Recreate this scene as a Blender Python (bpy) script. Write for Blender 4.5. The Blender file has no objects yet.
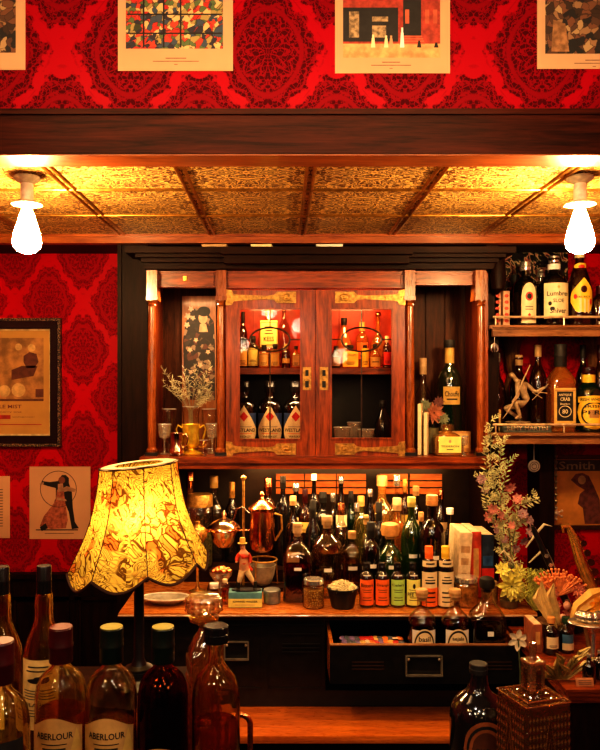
import bpy, bmesh, math, random
from mathutils import Vector, Matrix, Euler
random.seed(11)
PI = math.pi
SC = bpy.context.scene
COL = SC.collection
# ---------------------------------------------------------------- frame of reference
# eye height 1.85 m, camera looks along +Y; X()/Z() give the world place of a point seen at
# (px, py) whose distance from the camera is D
F, CX, CY, ZE = 760.0, 282.0, 379.0, 1.85
def X(px, D): return (px - CX) * D / F
def Z(py, D): return ZE - (py - CY) * D / F
def S(n, D): return n * D / F

# ---------------------------------------------------------------- mesh builder
class MB:
    def __init__(s):
        s.v = []; s.f = []; s.mi = []; s.m = 0
    def face(s, idx):
        s.f.append(tuple(idx)); s.mi.append(s.m)
    def add(s, verts, faces):
        b = len(s.v); s.v.extend([tuple(v) for v in verts])
        for f in faces: s.face([b + i for i in f])
        return s
    def box(s, x0, x1, y0, y1, z0, z1):
        if x0 > x1: x0, x1 = x1, x0
        if y0 > y1: y0, y1 = y1, y0
        if z0 > z1: z0, z1 = z1, z0
        return s.add([(x0,y0,z0),(x1,y0,z0),(x1,y1,z0),(x0,y1,z0),(x0,y0,z1),(x1,y0,z1),(x1,y1,z1),(x0,y1,z1)],
                     [(0,3,2,1),(4,5,6,7),(0,1,5,4),(1,2,6,5),(2,3,7,6),(3,0,4,7)])
    def pbox(s, px0, px1, py0, py1, D, depth):
        return s.box(X(px0,D), X(px1,D), D, D+depth, Z(py1,D), Z(py0,D))
    def bevbox(s, x0, x1, y0, y1, z0, z1, b):
        # box with chamfered edges: via bmesh
        bm = bmesh.new(); bmesh.ops.create_cube(bm, size=1)
        for v in bm.verts:
            v.co.x = x0 + (v.co.x+.5)*(x1-x0); v.co.y = y0 + (v.co.y+.5)*(y1-y0); v.co.z = z0 + (v.co.z+.5)*(z1-z0)
        bmesh.ops.bevel(bm, geom=bm.edges[:], offset=b, segments=2, affect='EDGES', profile=.6)
        bm.verts.index_update()
        s.add([v.co[:] for v in bm.verts], [[v.index for v in f.verts] for f in bm.faces]); bm.free(); return s
    def lathe(s, prof, seg=20, c=(0,0,0), n=None, asp=1.0, axis='z', capb=True, capt=True, twist=0.0):
        # prof: (r, z) or (r, z, exponent)
        b = len(s.v); rings = []
        for p in prof:
            e = p[2] if len(p) > 2 else (n or 2)
            if p[0] <= 1e-6:
                s.v.append(s._ax(0, 0, p[1], c, axis)); rings.append([len(s.v)-1]); continue
            ring = []
            for k in range(seg):
                t = 2*PI*(k+.5)/seg + twist
                cx, sy = math.cos(t), math.sin(t)
                r = p[0]
                if e != 2: r = p[0]/((abs(cx)**e + abs(sy)**e)**(1/e))
                s.v.append(s._ax(r*cx, r*sy*asp, p[1], c, axis)); ring.append(len(s.v)-1)
            rings.append(ring)
        for a, q in zip(rings[:-1], rings[1:]):
            if len(a) == 1 and len(q) == 1: continue
            for k in range(seg):
                k2 = (k+1) % seg
                if len(a) == 1: s.face([a[0], q[k2], q[k]])
                elif len(q) == 1: s.face([a[k], a[k2], q[0]])
                else: s.face([a[k], a[k2], q[k2], q[k]])
        if capb and len(rings[0]) > 1: s.face(rings[0][::-1])
        if capt and len(rings[-1]) > 1: s.face(rings[-1])
        return s
    def _ax(s, x, y, z, c, axis):
        if axis == 'z': return (c[0]+x, c[1]+y, c[2]+z)
        if axis == 'y': return (c[0]+x, c[1]+z, c[2]-y)
        return (c[0]+z, c[1]+y, c[2]-x)
    def tube(s, pts, r, seg=8, closed=False):
        pts = [Vector(p) for p in pts]; n = len(pts)
        rr = r if isinstance(r, (list, tuple)) else [r]*n
        rings = []; up = None
        for i, p in enumerate(pts):
            if closed: d = pts[(i+1) % n] - pts[i-1]
            else: d = pts[min(i+1, n-1)] - pts[max(i-1, 0)]
            if d.length < 1e-9: d = Vector((0,0,1))
            d.normalize()
            if up is None:
                up = Vector((0,0,1)) if abs(d.z) < .9 else Vector((1,0,0))
            a = d.cross(up)
            if a.length < 1e-5: a = d.cross(Vector((0,1,.1)))
            a.normalize(); up2 = a.cross(d).normalized(); up = up2
            ring = []
            for k in range(seg):
                t = 2*PI*k/seg
                s.v.append(tuple(p + (a*math.cos(t) + up2*math.sin(t))*rr[i])); ring.append(len(s.v)-1)
            rings.append(ring)
        for i in range(n if closed else n-1):
            a, q = rings[i], rings[(i+1) % n]
            for k in range(seg):
                s.face([a[k], a[(k+1) % seg], q[(k+1) % seg], q[k]])
        if not closed:
            s.face(rings[0][::-1]); s.face(rings[-1])
        return s
    def ball(s, c, rx, ry=None, rz=None, seg=14, rings=9, rot=None):
        ry = ry or rx; rz = rz or rx
        b = len(s.v); M = Euler(rot).to_matrix() if rot else None
        vs = []
        for i in range(rings+1):
            ph = PI*i/rings - PI/2
            for k in range(seg):
                t = 2*PI*k/seg
                v = Vector((rx*math.cos(ph)*math.cos(t), ry*math.cos(ph)*math.sin(t), rz*math.sin(ph)))
                if M: v = M @ v
                vs.append((c[0]+v.x, c[1]+v.y, c[2]+v.z))
        fs = []
        for i in range(rings):
            for k in range(seg):
                k2 = (k+1) % seg
                fs.append((i*seg+k, i*seg+k2, (i+1)*seg+k2, (i+1)*seg+k))
        return s.add(vs, fs)
    def prism(s, poly, y0, y1):
        # poly: (x, z) counter-clockwise seen from -y
        n = len(poly); b = len(s.v)
        s.v += [(x, y0, z) for x, z in poly] + [(x, y1, z) for x, z in poly]
        s.face([b+i for i in range(n)]); s.face([b+n+i for i in range(n)][::-1])
        for i in range(n):
            j = (i+1) % n; s.face([b+j, b+i, b+n+i, b+n+j])
        return s
    def wrap(s, R, asp, y0, w, zlo, zhi, n=14, off=.0006, x0=0.0):
        """a patch on the front (-y) of a bottle: R radius (None = flat at y0)"""
        zl = zlo if callable(zlo) else (lambda u: zlo)
        zh = zhi if callable(zhi) else (lambda u: zhi)
        b = len(s.v)
        for i in range(n+1):
            u = -1 + 2*i/n; x = x0 + u*w
            for z in (zl(u), zh(u)):
                s.v.append(bend(x, z, R, asp, y0, off))
        for i in range(n):
            s.face([b+2*i, b+2*i+2, b+2*i+3, b+2*i+1])
        return s
    def text(s, body, cx, cz, w, h, R=None, asp=1.0, y0=0.0, off=.0012):
        vs, fs = glyphs(body)
        b = len(s.v)
        for u, v in vs: s.v.append(bend(cx + u*w, cz + v*h, R, asp, y0, off))
        for f in fs: s.face([b+i for i in f])
        return s
    def xf(s, M, start=0):
        for i in range(start, len(s.v)): s.v[i] = tuple(M @ Vector(s.v[i]))
        return s
    def build(s, name, mats, parent=None, smooth=35, loc=None):
        me = bpy.data.meshes.new(name)
        me.from_pydata(s.v, [], s.f)
        mats = mats if isinstance(mats, (list, tuple)) else [mats]
        for m in mats: me.materials.append(m)
        if len(mats) > 1: me.polygons.foreach_set('material_index', s.mi)
        if smooth:
            me.polygons.foreach_set('use_smooth', [True]*len(me.polygons))
            me.set_sharp_from_angle(angle=math.radians(smooth))
        me.update()
        o = bpy.data.objects.new(name, me); COL.objects.link(o)
        if parent: o.parent = parent
        if loc: o.location = loc
        return o

def bend(x, z, R, asp, y0, off):
    if R is None: return (x, y0 - off, z)
    t = x/R; t = max(-1.4, min(1.4, t))
    return ((R+off)*math.sin(t), -(R+off)*math.cos(t)*asp, z)

_G = {}
def glyphs(body):
    """text outline filled, centred, scaled to unit width and height"""
    if body in _G: return _G[body]
    cu = bpy.data.curves.new('t', 'FONT'); cu.body = body; cu.resolution_u = 2; cu.offset = .014
    o = bpy.data.objects.new('t', cu); COL.objects.link(o)
    bpy.context.view_layer.update()
    me = o.evaluated_get(bpy.context.evaluated_depsgraph_get()).to_mesh()
    vs = [(v.co.x, v.co.y) for v in me.vertices]; fs = [tuple(p.vertices) for p in me.polygons]
    o.evaluated_get(bpy.context.evaluated_depsgraph_get()).to_mesh_clear()
    bpy.data.objects.remove(o); bpy.data.curves.remove(cu)
    x0 = min(v[0] for v in vs); x1 = max(v[0] for v in vs); y0 = min(v[1] for v in vs); y1 = max(v[1] for v in vs)
    vs = [((x-(x0+x1)/2)/(x1-x0), (y-(y0+y1)/2)/(y1-y0)) for x, y in vs]
    _G[body] = (vs, fs); return _G[body]

# ---------------------------------------------------------------- objects
def tag(o, label=None, cat=None, group=None, kind=None):
    if label: o['label'] = label
    if cat: o['category'] = cat
    if group: o['group'] = group
    if kind: o['kind'] = kind
    return o
def thing(name, label, cat, loc=(0,0,0), rz=0.0, group=None, rot=None):
    o = bpy.data.objects.new(name, None); COL.objects.link(o)
    o.empty_display_size = .05
    o.location = loc; o.rotation_euler = rot if rot else (0, 0, rz)
    return tag(o, label, cat, group)
def struct(name, mb, mats, smooth=0, label=None, cat='structure'):
    o = mb.build(name, mats, None, smooth); o['kind'] = 'structure'
    if label: tag(o, label, cat)
    return o

# ---------------------------------------------------------------- materials
class NT:
    def __init__(s, name):
        s.mat = bpy.data.materials.new(name); s.mat.use_nodes = True
        s.t = s.mat.node_tree; s.t.nodes.clear()
        s.out = s.n('ShaderNodeOutputMaterial')
    def n(s, typ, **kw):
        nd = s.t.nodes.new(typ)
        for k, v in kw.items(): setattr(nd, k, v)
        return nd
    def put(s, sock, v):
        if v is None: return
        if isinstance(v, bpy.types.NodeSocket): s.t.links.new(v, sock)
        else:
            if isinstance(v, (tuple, list)) and len(v) == 3 and len(sock.default_value) == 4: v = (*v, 1)
            sock.default_value = v
    def m(s, op, a, b=None, c=None, clamp=False):
        nd = s.n('ShaderNodeMath', operation=op, use_clamp=clamp)
        for i, q in enumerate((a, b, c)): s.put(nd.inputs[i], q)
        return nd.outputs[0]
    def sstep(s, x, lo, hi):
        nd = s.n('ShaderNodeMapRange', interpolation_type='SMOOTHSTEP')
        s.put(nd.inputs[0], x); s.put(nd.inputs[1], lo); s.put(nd.inputs[2], hi)
        return nd.outputs[0]
    def mix(s, f, a, b):
        nd = s.n('ShaderNodeMix', data_type='RGBA')
        s.put(nd.inputs[0], f); s.put(nd.inputs[6], a); s.put(nd.inputs[7], b)
        return nd.outputs[2]
    def ramp(s, f, stops):
        nd = s.n('ShaderNodeValToRGB'); s.put(nd.inputs[0], f)
        el = nd.color_ramp.elements
        while len(el) < len(stops): el.new(.5)
        for e, (p, c) in zip(el, stops): e.position = p; e.color = (*c, 1)
        return nd.outputs[0]
    def coords(s, which='Object', scale=(1,1,1), loc=(0,0,0), rot=(0,0,0)):
        tc = s.n('ShaderNodeTexCoord'); mp = s.n('ShaderNodeMapping')
        s.t.links.new(tc.outputs[which], mp.inputs[0])
        mp.inputs['Scale'].default_value = scale; mp.inputs['Location'].default_value = loc; mp.inputs['Rotation'].default_value = rot
        return mp.outputs[0]
    def sep(s, v):
        nd = s.n('ShaderNodeSeparateXYZ'); s.put(nd.inputs[0], v); return nd.outputs
    def comb(s, x, y, z):
        nd = s.n('ShaderNodeCombineXYZ')
        for i, q in enumerate((x, y, z)): s.put(nd.inputs[i], q)
        return nd.outputs[0]
    def noise(s, vec, scale, detail=3, rough=.55, dist=0):
        nd = s.n('ShaderNodeTexNoise'); s.put(nd.inputs['Vector'], vec)
        nd.inputs['Scale'].default_value = scale; nd.inputs['Detail'].default_value = detail
        nd.inputs['Roughness'].default_value = rough; nd.inputs['Distortion'].default_value = dist
        return nd.outputs[0]
    def vor(s, vec, scale, feat='F1', out=0, rand=1.0):
        nd = s.n('ShaderNodeTexVoronoi', feature=feat); s.put(nd.inputs['Vector'], vec)
        nd.inputs['Scale'].default_value = scale; nd.inputs['Randomness'].default_value = rand
        return nd.outputs[out]
    def bump(s, h, strength=.3, dist=.01):
        nd = s.n('ShaderNodeBump'); s.put(nd.inputs['Height'], h)
        nd.inputs['Strength'].default_value = strength; nd.inputs['Distance'].default_value = dist
        return nd.outputs[0]
    def bsdf(s, **kw):
        nd = s.n('ShaderNodeBsdfPrincipled')
        for k, v in kw.items(): s.put(nd.inputs[k], v)
        return nd
    def done(s, sock):
        s.t.links.new(sock if isinstance(sock, bpy.types.NodeSocket) else sock.outputs[0], s.out.inputs[0]); return s.mat

_M = {}
def plain(name, col, rough=.5, metal=0.0, var=.25, scale=30, coat=0, emis=0, spec=.5):
    if name in _M: return _M[name]
    t = NT(name); v = t.coords()
    c = t.mix(t.sstep(t.noise(v, scale, 4), .3, .7), tuple(q*(1-var) for q in col), tuple(min(1, q*(1+var)) for q in col))
    b = t.bsdf(**{'Base Color': c, 'Roughness': rough, 'Metallic': metal, 'Coat Weight': coat, 'Specular IOR Level': spec})
    if emis:
        t.put(b.inputs['Emission Color'], c); b.inputs['Emission Strength'].default_value = emis
    _M[name] = t.done(b); return _M[name]
def wood(name, dark, light, scale=(3,3,.35), rough=.35, coat=.3, bump=.05, freq=14, spec=.4):
    if name in _M: return _M[name]
    t = NT(name); v = t.coords('Object', scale=scale)
    n1 = t.noise(v, freq, 6, .62, .6); n2 = t.noise(v, freq*5, 3, .6)
    f = t.m('ADD', t.m('MULTIPLY', n1, .75), t.m('MULTIPLY', n2, .25))
    c = t.ramp(f, [(.32, dark), (.5, tuple((a+b)/2 for a, b in zip(dark, light))), (.66, light)])
    _M[name] = t.done(t.bsdf(**{'Base Color': c, 'Roughness': t.m('ADD', t.m('MULTIPLY', n2, .2), rough-.1), 'Coat Weight': coat, 'Coat Roughness': .15, 'Specular IOR Level': spec,
                               'Normal': t.bump(f, bump, .01)})); return _M[name]
def glassy(name, tint, refl=.12, rough=.04, body=None, bodyf=0.0, bump=0.0, emis=0.0, bs=45, edge=.8, rim=.75):
    """blown glass seen as a coat of reflections over what is behind it, tinted"""
    if name in _M: return _M[name]
    t = NT(name)
    nrm = None
    if bump:
        nrm = t.bump(t.noise(t.coords(), bs, 2), bump, .006)
    lw = t.n('ShaderNodeLayerWeight'); lw.inputs[0].default_value = .35
    if nrm: t.put(lw.inputs['Normal'], nrm)
    tr = t.n('ShaderNodeBsdfTransparent')
    lw2 = t.n('ShaderNodeLayerWeight'); lw2.inputs[0].default_value = .5
    # thick glass swallows light toward its outline
    dk = t.m('MULTIPLY', t.sstep(lw2.outputs['Facing'], .45, .95), edge)
    t.put(tr.inputs[0], t.mix(dk, tint, tuple(q*.12 for q in tint)))
    gl = t.n('ShaderNodeBsdfGlossy'); gl.inputs[1].default_value = rough if not isinstance(rough, tuple) else rough[0]
    t.put(gl.inputs[0], (1, 1, 1))
    if nrm: t.put(gl.inputs['Normal'], nrm)
    base = tr.outputs[0]
    if body is not None:
        df = t.n('ShaderNodeBsdfDiffuse'); t.put(df.inputs[0], body)
        mx = t.n('ShaderNodeMixShader'); mx.inputs[0].default_value = bodyf
        t.t.links.new(tr.outputs[0], mx.inputs[1]); t.t.links.new(df.outputs[0], mx.inputs[2]); base = mx.outputs[0]
    ms = t.n('ShaderNodeMixShader')
    t.put(ms.inputs[0], t.m('ADD', t.m('MULTIPLY', t.m('POWER', lw.outputs['Facing'], 2.2), rim), refl, clamp=True))
    t.t.links.new(base, ms.inputs[1]); t.t.links.new(gl.outputs[0], ms.inputs[2])
    _M[name] = t.done(ms.outputs[0]); return _M[name]
def refract(name, tint, ior=1.36, rough=0.0, clear=.35, bump=0.0, bs=60):
    """solid liquid or crystal: refraction with some straight transmission"""
    if name in _M: return _M[name]
    t = NT(name)
    g = t.n('ShaderNodeBsdfGlass'); t.put(g.inputs['Color'], tint); g.inputs['IOR'].default_value = ior; g.inputs['Roughness'].default_value = rough
    if bump:
        t.put(g.inputs['Normal'], t.bump(t.vor(t.coords(), bs), bump, .01))
    tr = t.n('ShaderNodeBsdfTransparent'); t.put(tr.inputs[0], tint)
    ms = t.n('ShaderNodeMixShader'); ms.inputs[0].default_value = clear
    t.t.links.new(g.outputs[0], ms.inputs[1]); t.t.links.new(tr.outputs[0], ms.inputs[2])
    _M[name] = t.done(ms.outputs[0]); return _M[name]
def emit(name, col, strength):
    if name in _M: return _M[name]
    t = NT(name); e = t.n('ShaderNodeEmission'); t.put(e.inputs[0], col); e.inputs[1].default_value = strength
    _M[name] = t.done(e.outputs[0]); return _M[name]

def damask(name, ox, oz, P=.388, Q=.50, bright=(.55,.001,.012), dark=(.12,.001,.005)):
    t = NT(name)
    g = t.n('ShaderNodeNewGeometry'); x, y, z = t.sep(g.outputs['Position'])
    u = t.m('DIVIDE', t.m('SUBTRACT', x, ox), P); v = t.m('DIVIDE', t.m('SUBTRACT', z, oz), Q)
    G = t.m('ADD', t.m('COSINE', t.m('MULTIPLY', u, 2*PI)), t.m('COSINE', t.m('MULTIPLY', v, 2*PI)))
    sel = t.m('LESS_THAN', G, 0.0)
    half = t.m('MULTIPLY', sel, .5)
    lu = t.m('ABSOLUTE', t.m('WRAP', t.m('ADD', u, half), .5, -.5))
    lv = t.m('WRAP', t.m('ADD', v, half), .5, -.5)
    rho = t.m('SQRT', t.m('ADD', t.m('MULTIPLY', lu, lu), t.m('MULTIPLY', lv, lv)))
    th = t.m('ARCTAN2', lu, lv)
    pet = t.m('ABSOLUTE', t.m('SINE', t.m('MULTIPLY', th, 5.0)))
    # ogee-shaped medallion with a scalloped leafy edge, mirrored left and right
    vec = t.comb(t.m('MULTIPLY', lu, P*26), t.m('MULTIPLY', lv, Q*26), t.m('MULTIPLY', sel, 7.0))
    nz = t.noise(vec, 1.3, 3, .6)
    ag = t.m('ABSOLUTE', G)
    edge = t.m('ADD', ag, t.m('ADD', t.m('MULTIPLY', t.m('SUBTRACT', pet, .5), .22), t.m('MULTIPLY', t.m('SUBTRACT', nz, .5), 1.1)))
    med = t.sstep(edge, .26, .40)
    # leafy veins inside, following the ogee
    vo = t.vor(vec, 2.6, 'DISTANCE_TO_EDGE')
    n2 = t.noise(vec, 3.4, 2, .5, 1.0)
    rings = t.m('SINE', t.m('ADD', t.m('MULTIPLY', ag, 15.0), t.m('ADD', t.m('MULTIPLY', pet, 5.0), t.m('MULTIPLY', n2, 7.0))))
    lace = t.m('MAXIMUM', t.sstep(rings, .25, .8), t.m('SUBTRACT', 1.0, t.sstep(vo, .02, .08)))
    lace = t.m('MULTIPLY', lace, .55)
    garland = t.m('MULTIPLY', t.sstep(t.m('ABSOLUTE', t.m('SUBTRACT', ag, 1.02)), .16, .06), .55)
    d = t.m('MULTIPLY', med, t.m('SUBTRACT', 1.0, t.m('MAXIMUM', lace, garland)))
    # thin vein in the bright band
    band = t.m('MULTIPLY', t.sstep(t.m('ABSOLUTE', t.m('SUBTRACT', ag, .13)), .05, .02), .25)
    d = t.m('MAXIMUM', d, t.m('MULTIPLY', band, t.sstep(nz, .45, .6)))
    grain = t.noise(t.comb(x, y, z), 220, 2)
    d2 = t.m('ADD', d, t.m('MULTIPLY', t.m('SUBTRACT', grain, .5), .3), clamp=True)
    c = t.mix(d2, bright, dark)
    return t.done(t.bsdf(**{'Base Color': c, 'Roughness': t.m('ADD', .42, t.m('MULTIPLY', d, .3)), 'Specular IOR Level': .12}))
# ================================================================ materials in common
W_CAB = wood('mahogany', (.045,.008,.003), (.42,.085,.014), rough=.36, coat=.15)
W_CABH = wood('mahogany_horizontal', (.045,.008,.003), (.42,.085,.014), scale=(.35,3,3), rough=.36, coat=.15)
W_DARK = wood('dark_wood', (.007,.003,.002), (.030,.010,.005), rough=.5, coat=0, spec=.12)
W_DARKH = wood('dark_wood_horizontal', (.007,.003,.002), (.034,.011,.005), scale=(.35,3,3), rough=.5, coat=0, spec=.12)
W_BEAM = wood('beam_wood', (.006,.002,.0015), (.075,.014,.006), scale=(.22,3,3.4), rough=.42, coat=.0, bump=.12, spec=.15)
W_TRIM = wood('orange_trim_wood', (.16,.032,.006), (.42,.12,.025), scale=(.4,3,3), rough=.35)
W_TOP = wood('counter_wood', (.28,.075,.012), (.70,.26,.05), scale=(.5,2.4,3), rough=.28, coat=.5)
W_COL = wood('column_wood', (.10,.022,.005), (.42,.12,.022), rough=.28, coat=.5)
BLACKP = plain('black_paint', (.012,.010,.010), .35, var=.3)
BLACK = plain('matte_black', (.006,.005,.005), .6)
BRASS = plain('brass', (.80,.46,.12), .25, .75, var=.25, scale=60)
OLDBR = plain('aged_brass', (.46,.25,.065), .42, .6, var=.4, scale=60)
COPPER = plain('copper', (.78,.32,.13), .22, 1.0, var=.25, scale=40)
SILVER = plain('silver_metal', (.74,.70,.64), .22, .8, var=.2)
GOLD = plain('gold_metal', (1.0,.62,.08), .25, .65, var=.25)

# ================================================================ room shell
Y_BH, Y_BEAM, Y_CF, Y_CB, Y_WALL = 2.15, 2.12, 2.24, 3.38, 3.80
Z_CEIL = ZE + .6396
M_DAM_F = damask('damask_front', X(405, Y_BH), Z(52, Y_BH), .388, .50, bright=(.34,.001,.011), dark=(.065,.001,.004))
M_DAM_B = damask('damask_back', X(83, Y_WALL), Z(350, Y_WALL), .34, .48, dark=(.20,.001,.007))
XL, XR = -1.75, 1.9
struct('wall_back', MB().box(XL, XR, Y_WALL, Y_WALL+.1, 0, 3.3), M_DAM_B)
struct('wall_front', MB().box(XL, XR, Y_BH, Y_BH+.09, Z(112, Y_BH), 3.3), M_DAM_F)
struct('wall_left', MB().box(XL-.1, XL, -2.2, Y_WALL, 0, 3.3), plain('side_wall_red', (.22,.006,.01), .7))
struct('wall_right', MB().box(XR, XR+.1, -2.2, Y_WALL, 0, 3.3), plain('side_wall_red', (.22,.006,.01), .7))
struct('wall_rear', MB().box(XL, XR, -2.3, -2.2, 0, 3.3), plain('rear_wall_dark', (.05,.012,.01), .8))
struct('floor', MB().box(XL, XR, -2.2, Y_WALL, -.1, 0), W_DARK)
struct('ceiling', MB().box(XL, XR, -2.2, Y_BH, 3.3, 3.4), plain('upper_ceiling', (.06,.03,.02), .8))
# beam
zb0, zb1 = Z(153.5, Y_BEAM), Z(110.5, Y_BEAM)
b = MB(); b.box(XL, XR, Y_BEAM, Y_CF, zb0, zb1)
b.box(XL, XR, Y_BEAM-.008, Y_BEAM+.004, zb1-.012, zb1+.003)
o = struct('trim_1', b, W_BEAM); 
b = MB(); b.box(XL, XR, Y_BEAM+.004, Y_CF-.002, zb0-.004, zb0+.002)
struct('trim_2', b, W_TRIM)

# pressed tin ceiling
t = NT('pressed_tin')
g = t.n('ShaderNodeNewGeometry'); x, y, z = t.sep(g.outputs['Position'])
TX0 = X(312, 2.24); TP = .400
u = t.m('DIVIDE', t.m('SUBTRACT', x, TX0), TP); yy = t.m('DIVIDE', t.m('SUBTRACT', y, 2.57), TP)
fu = t.m('ABSOLUTE', t.m('WRAP', u, .5, -.5)); fv = t.m('ABSOLUTE', t.m('WRAP', yy, .5, -.5))
vec = t.comb(t.m('MULTIPLY', fu, 1.0), t.m('MULTIPLY', fv, 1.0), 0.0)
mg = t.n('ShaderNodeTexMagic', turbulence_depth=3); t.put(mg.inputs[0], vec); mg.inputs['Scale'].default_value = 13; mg.inputs['Distortion'].default_value = 1.6
w1 = t.noise(vec, 12, 1, .5, 1.5)
w2 = t.noise(vec, 7, 1, .5, .8)
l1 = t.m('SUBTRACT', 1.0, t.sstep(t.m('ABSOLUTE', t.m('SUBTRACT', w1, .5)), .02, .06))
l2 = t.sstep(t.m('SINE', t.m('MULTIPLY', w2, 42.0)), .2, .8)
h = t.m('MAXIMUM', l1, l2)
tarn = t.noise(t.comb(x, y, z), 5, 4)
c = t.mix(t.sstep(h, .2, .9), (.16,.055,.010), (1.0,.66,.20))
c = t.mix(t.m('MULTIPLY', t.sstep(tarn, .4, .75), .5), c, (.20,.08,.02))
M_TIN = t.done(t.bsdf(**{'Base Color': c, 'Metallic': .25, 'Roughness': .40, 'Normal': t.bump(h, 1.0, .006)}))
b = MB(); b.box(XL, XR, Y_CF-.01, Y_CB, Z_CEIL+.004, Z_CEIL+.02)
struct('ceiling_tin', b, M_TIN, label='pressed brass-coloured tin ceiling over the back bar')
b = MB()
for k in range(-5, 5):
    xc = TX0 + k*TP
    b.tube([(xc-.012, Y_CF, Z_CEIL+.002), (xc-.012, Y_CB, Z_CEIL+.002)], .0065, 8)
    b.tube([(xc+.012, Y_CF, Z_CEIL+.002), (xc+.012, Y_CB, Z_CEIL+.002)], .0065, 8)
for py in (190, 215.5):
    yc = F*.6396/(379-py)
    b.tube([(XL, yc, Z_CEIL+.001), (XR, yc, Z_CEIL+.001)], .006, 8)
struct('trim_3', b, plain('tin_rib', (.50,.26,.06), .3, .9), 35)
b = MB(); b.box(XL, XR, Y_CB, Y_CB+.05, Z(243, Y_CB), Z(234, Y_CB)); b.box(XL, XR, Y_CB-.012, Y_CB, Z(237, Y_CB), Z(234, Y_CB))
struct('trim_4', b, W_TRIM)
struct('ceiling_rear', MB().box(XL, XR, Y_CB+.05, Y_WALL, Z(238, Y_CB), Z(235, Y_CB)), BLACK)

# wainscot at the left of the back bar
b = MB(); zt = Z(573, Y_WALL-.02)
x1 = X(120, Y_WALL)
b.box(XL, x1, Y_WALL-.03, Y_WALL, 0, zt-.02)
b.box(XL, x1, Y_WALL-.05, Y_WALL, zt-.022, zt)
for x0 in (XL+.04, XL+.42, X(5, 3.77), X(79, 3.77)):
    xb = x0+.32
    for (a0, a1, c0, c1) in ((x0, xb, zt-.13, zt-.115), (x0, xb, zt-.75, zt-.735), (x0, x0+.015, zt-.75, zt-.115), (xb-.015, xb, zt-.75, zt-.115)):
        b.box(a0, a1, Y_WALL-.042, Y_WALL-.03, c0, c1)
struct('wall_wainscot', b, W_DARK, label='dark wooden wainscot under the red wallpaper behind the lamp')
# big dark side boards of the back bar
b = MB(); b.box(X(118, 3.45), X(147.5, 3.45), 3.45, Y_WALL, 0, Z(243, 3.45)); b.box(X(118, 3.45), X(122, 3.45), 3.435, 3.45, 0, Z(243, 3.45))
struct('trim_5', b, W_DARK)

# ================================================================ camera
cam = bpy.data.cameras.new('camera'); co = bpy.data.objects.new('camera', cam); COL.objects.link(co)
co.location = (0, 0, ZE); co.rotation_euler = (PI/2, 0, 0)
cam.sensor_fit = 'AUTO'; cam.sensor_width = 36; cam.lens = 36*F/750
cam.shift_x = (300-CX)/750; cam.shift_y = (CY-375)/750
cam.clip_start = .05
SC.camera = co
SC.view_settings.view_transform = 'Standard'
SC.view_settings.look = 'High Contrast'
SC.view_settings.exposure = 0.12
SC.cycles.transparent_max_bounces = 24
SC.cycles.sample_clamp_indirect = 4

# ================================================================ light
wd = bpy.data.worlds.new('world'); SC.world = wd; wd.use_nodes = True
wd.node_tree.nodes['Background'].inputs[0].default_value = (1, .55, .3, 1)
wd.node_tree.nodes['Background'].inputs[1].default_value = .02
def light(name, typ, loc, power, col=(1,.62,.28), size=.1, rot=None, sy=None, spread=None):
    L = bpy.data.lights.new(name, typ); L.energy = power; L.color = col
    if typ == 'AREA':
        L.size = size
        if sy: L.shape = 'RECTANGLE'; L.size_y = sy
        if spread: L.spread = math.radians(spread)
    else: L.shadow_soft_size = size
    o = bpy.data.objects.new(name, L); COL.objects.link(o); o.location = loc
    if rot: o.rotation_euler = rot
    return o
WARM = (1, .60, .27)

def edison(px, D, label, grp):
    zc = Z_CEIL
    r = thing('hanging_bulb', label, 'light bulb', (X(px, D), D, zc), group=grp)
    MB().lathe([(.04,0),(.042,-.008),(.03,-.018),(.016,-.024)], 24).build('ceiling_rose', plain('porcelain_rose', (.85,.74,.5), .3), r)
    MB().lathe([(.018,-.02),(.02,-.03),(.02,-.075),(.046,-.085),(.048,-.09),(.02,-.092),(.017,-.098)], 24).build('socket', plain('porcelain_socket', (.95,.88,.72), .3), r)
    p = [(.014,-.096),(.016,-.105),(.022,-.12),(.031,-.15),(.040,-.18),(.0445,-.205),(.042,-.222),(.030,-.236),(.012,-.243),(0,-.244)]
    MB().lathe([(.014,-.0965)]+p[1:], 28).build('glass_bulb', emit('bulb_glow', (1,.66,.30), 330), r)
    return r
DB = 2.40
edison(27, DB, 'glowing pear shaped filament bulb hanging over the framed advert at the left wall', 'filament bulbs under the tin ceiling')
edison(580, DB, 'glowing pear shaped filament bulb hanging above the shelves of bottles at the right', 'filament bulbs under the tin ceiling')
# unseen warm point lights added behind the viewer for sparkle on glass
for (x, y, z, p) in ((-1.1, .2, 2.75, 5), (-.2, -.5, 2.6, 6), (.7, .1, 2.8, 5), (1.3, -.8, 2.4, 5), (-.8, -1.4, 2.3, 4), (.3, -1.6, 2.2, 4)):
    light('sparkle_light', 'POINT', (x, y, z), p*1.0, (1,.66,.36), .05)
light('front_fill', 'POINT', (-.62, .85, 2.05), 6, (1,.60,.22), .05)  # unseen fill added to brighten the left foreground bottles
light('front_fill', 'POINT', (.85, 1.3, 2.45), 10, (1,.64,.30), .05)  # unseen fill added to brighten the right side
for (x, y, z, p, c_) in ((-.9, .35, 2.0, 3.5, (1,.85,.65)), (-.35, .1, 2.15, 3.5, (1,.8,.55)), (.15, .3, 2.3, 3.5, (1,.85,.7)), (.5, .2, 2.05, 3.5, (1,.8,.55)), (1.0, .5, 2.2, 3.5, (1,.85,.7)), (-.1, .6, 2.4, 3.5, (1,.9,.8))):
    light('glint_light', 'POINT', (x, y, z), p*1.7, c_, .065)  # unseen points added to put highlights on the bottle shoulders
light('wall_fill', 'AREA', (.0, 1.35, 3.22), 2.9, (1,.62,.35), 2.6, (math.radians(38),0,0), .2)  # unseen fill added for the upper wall and its prints
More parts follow.
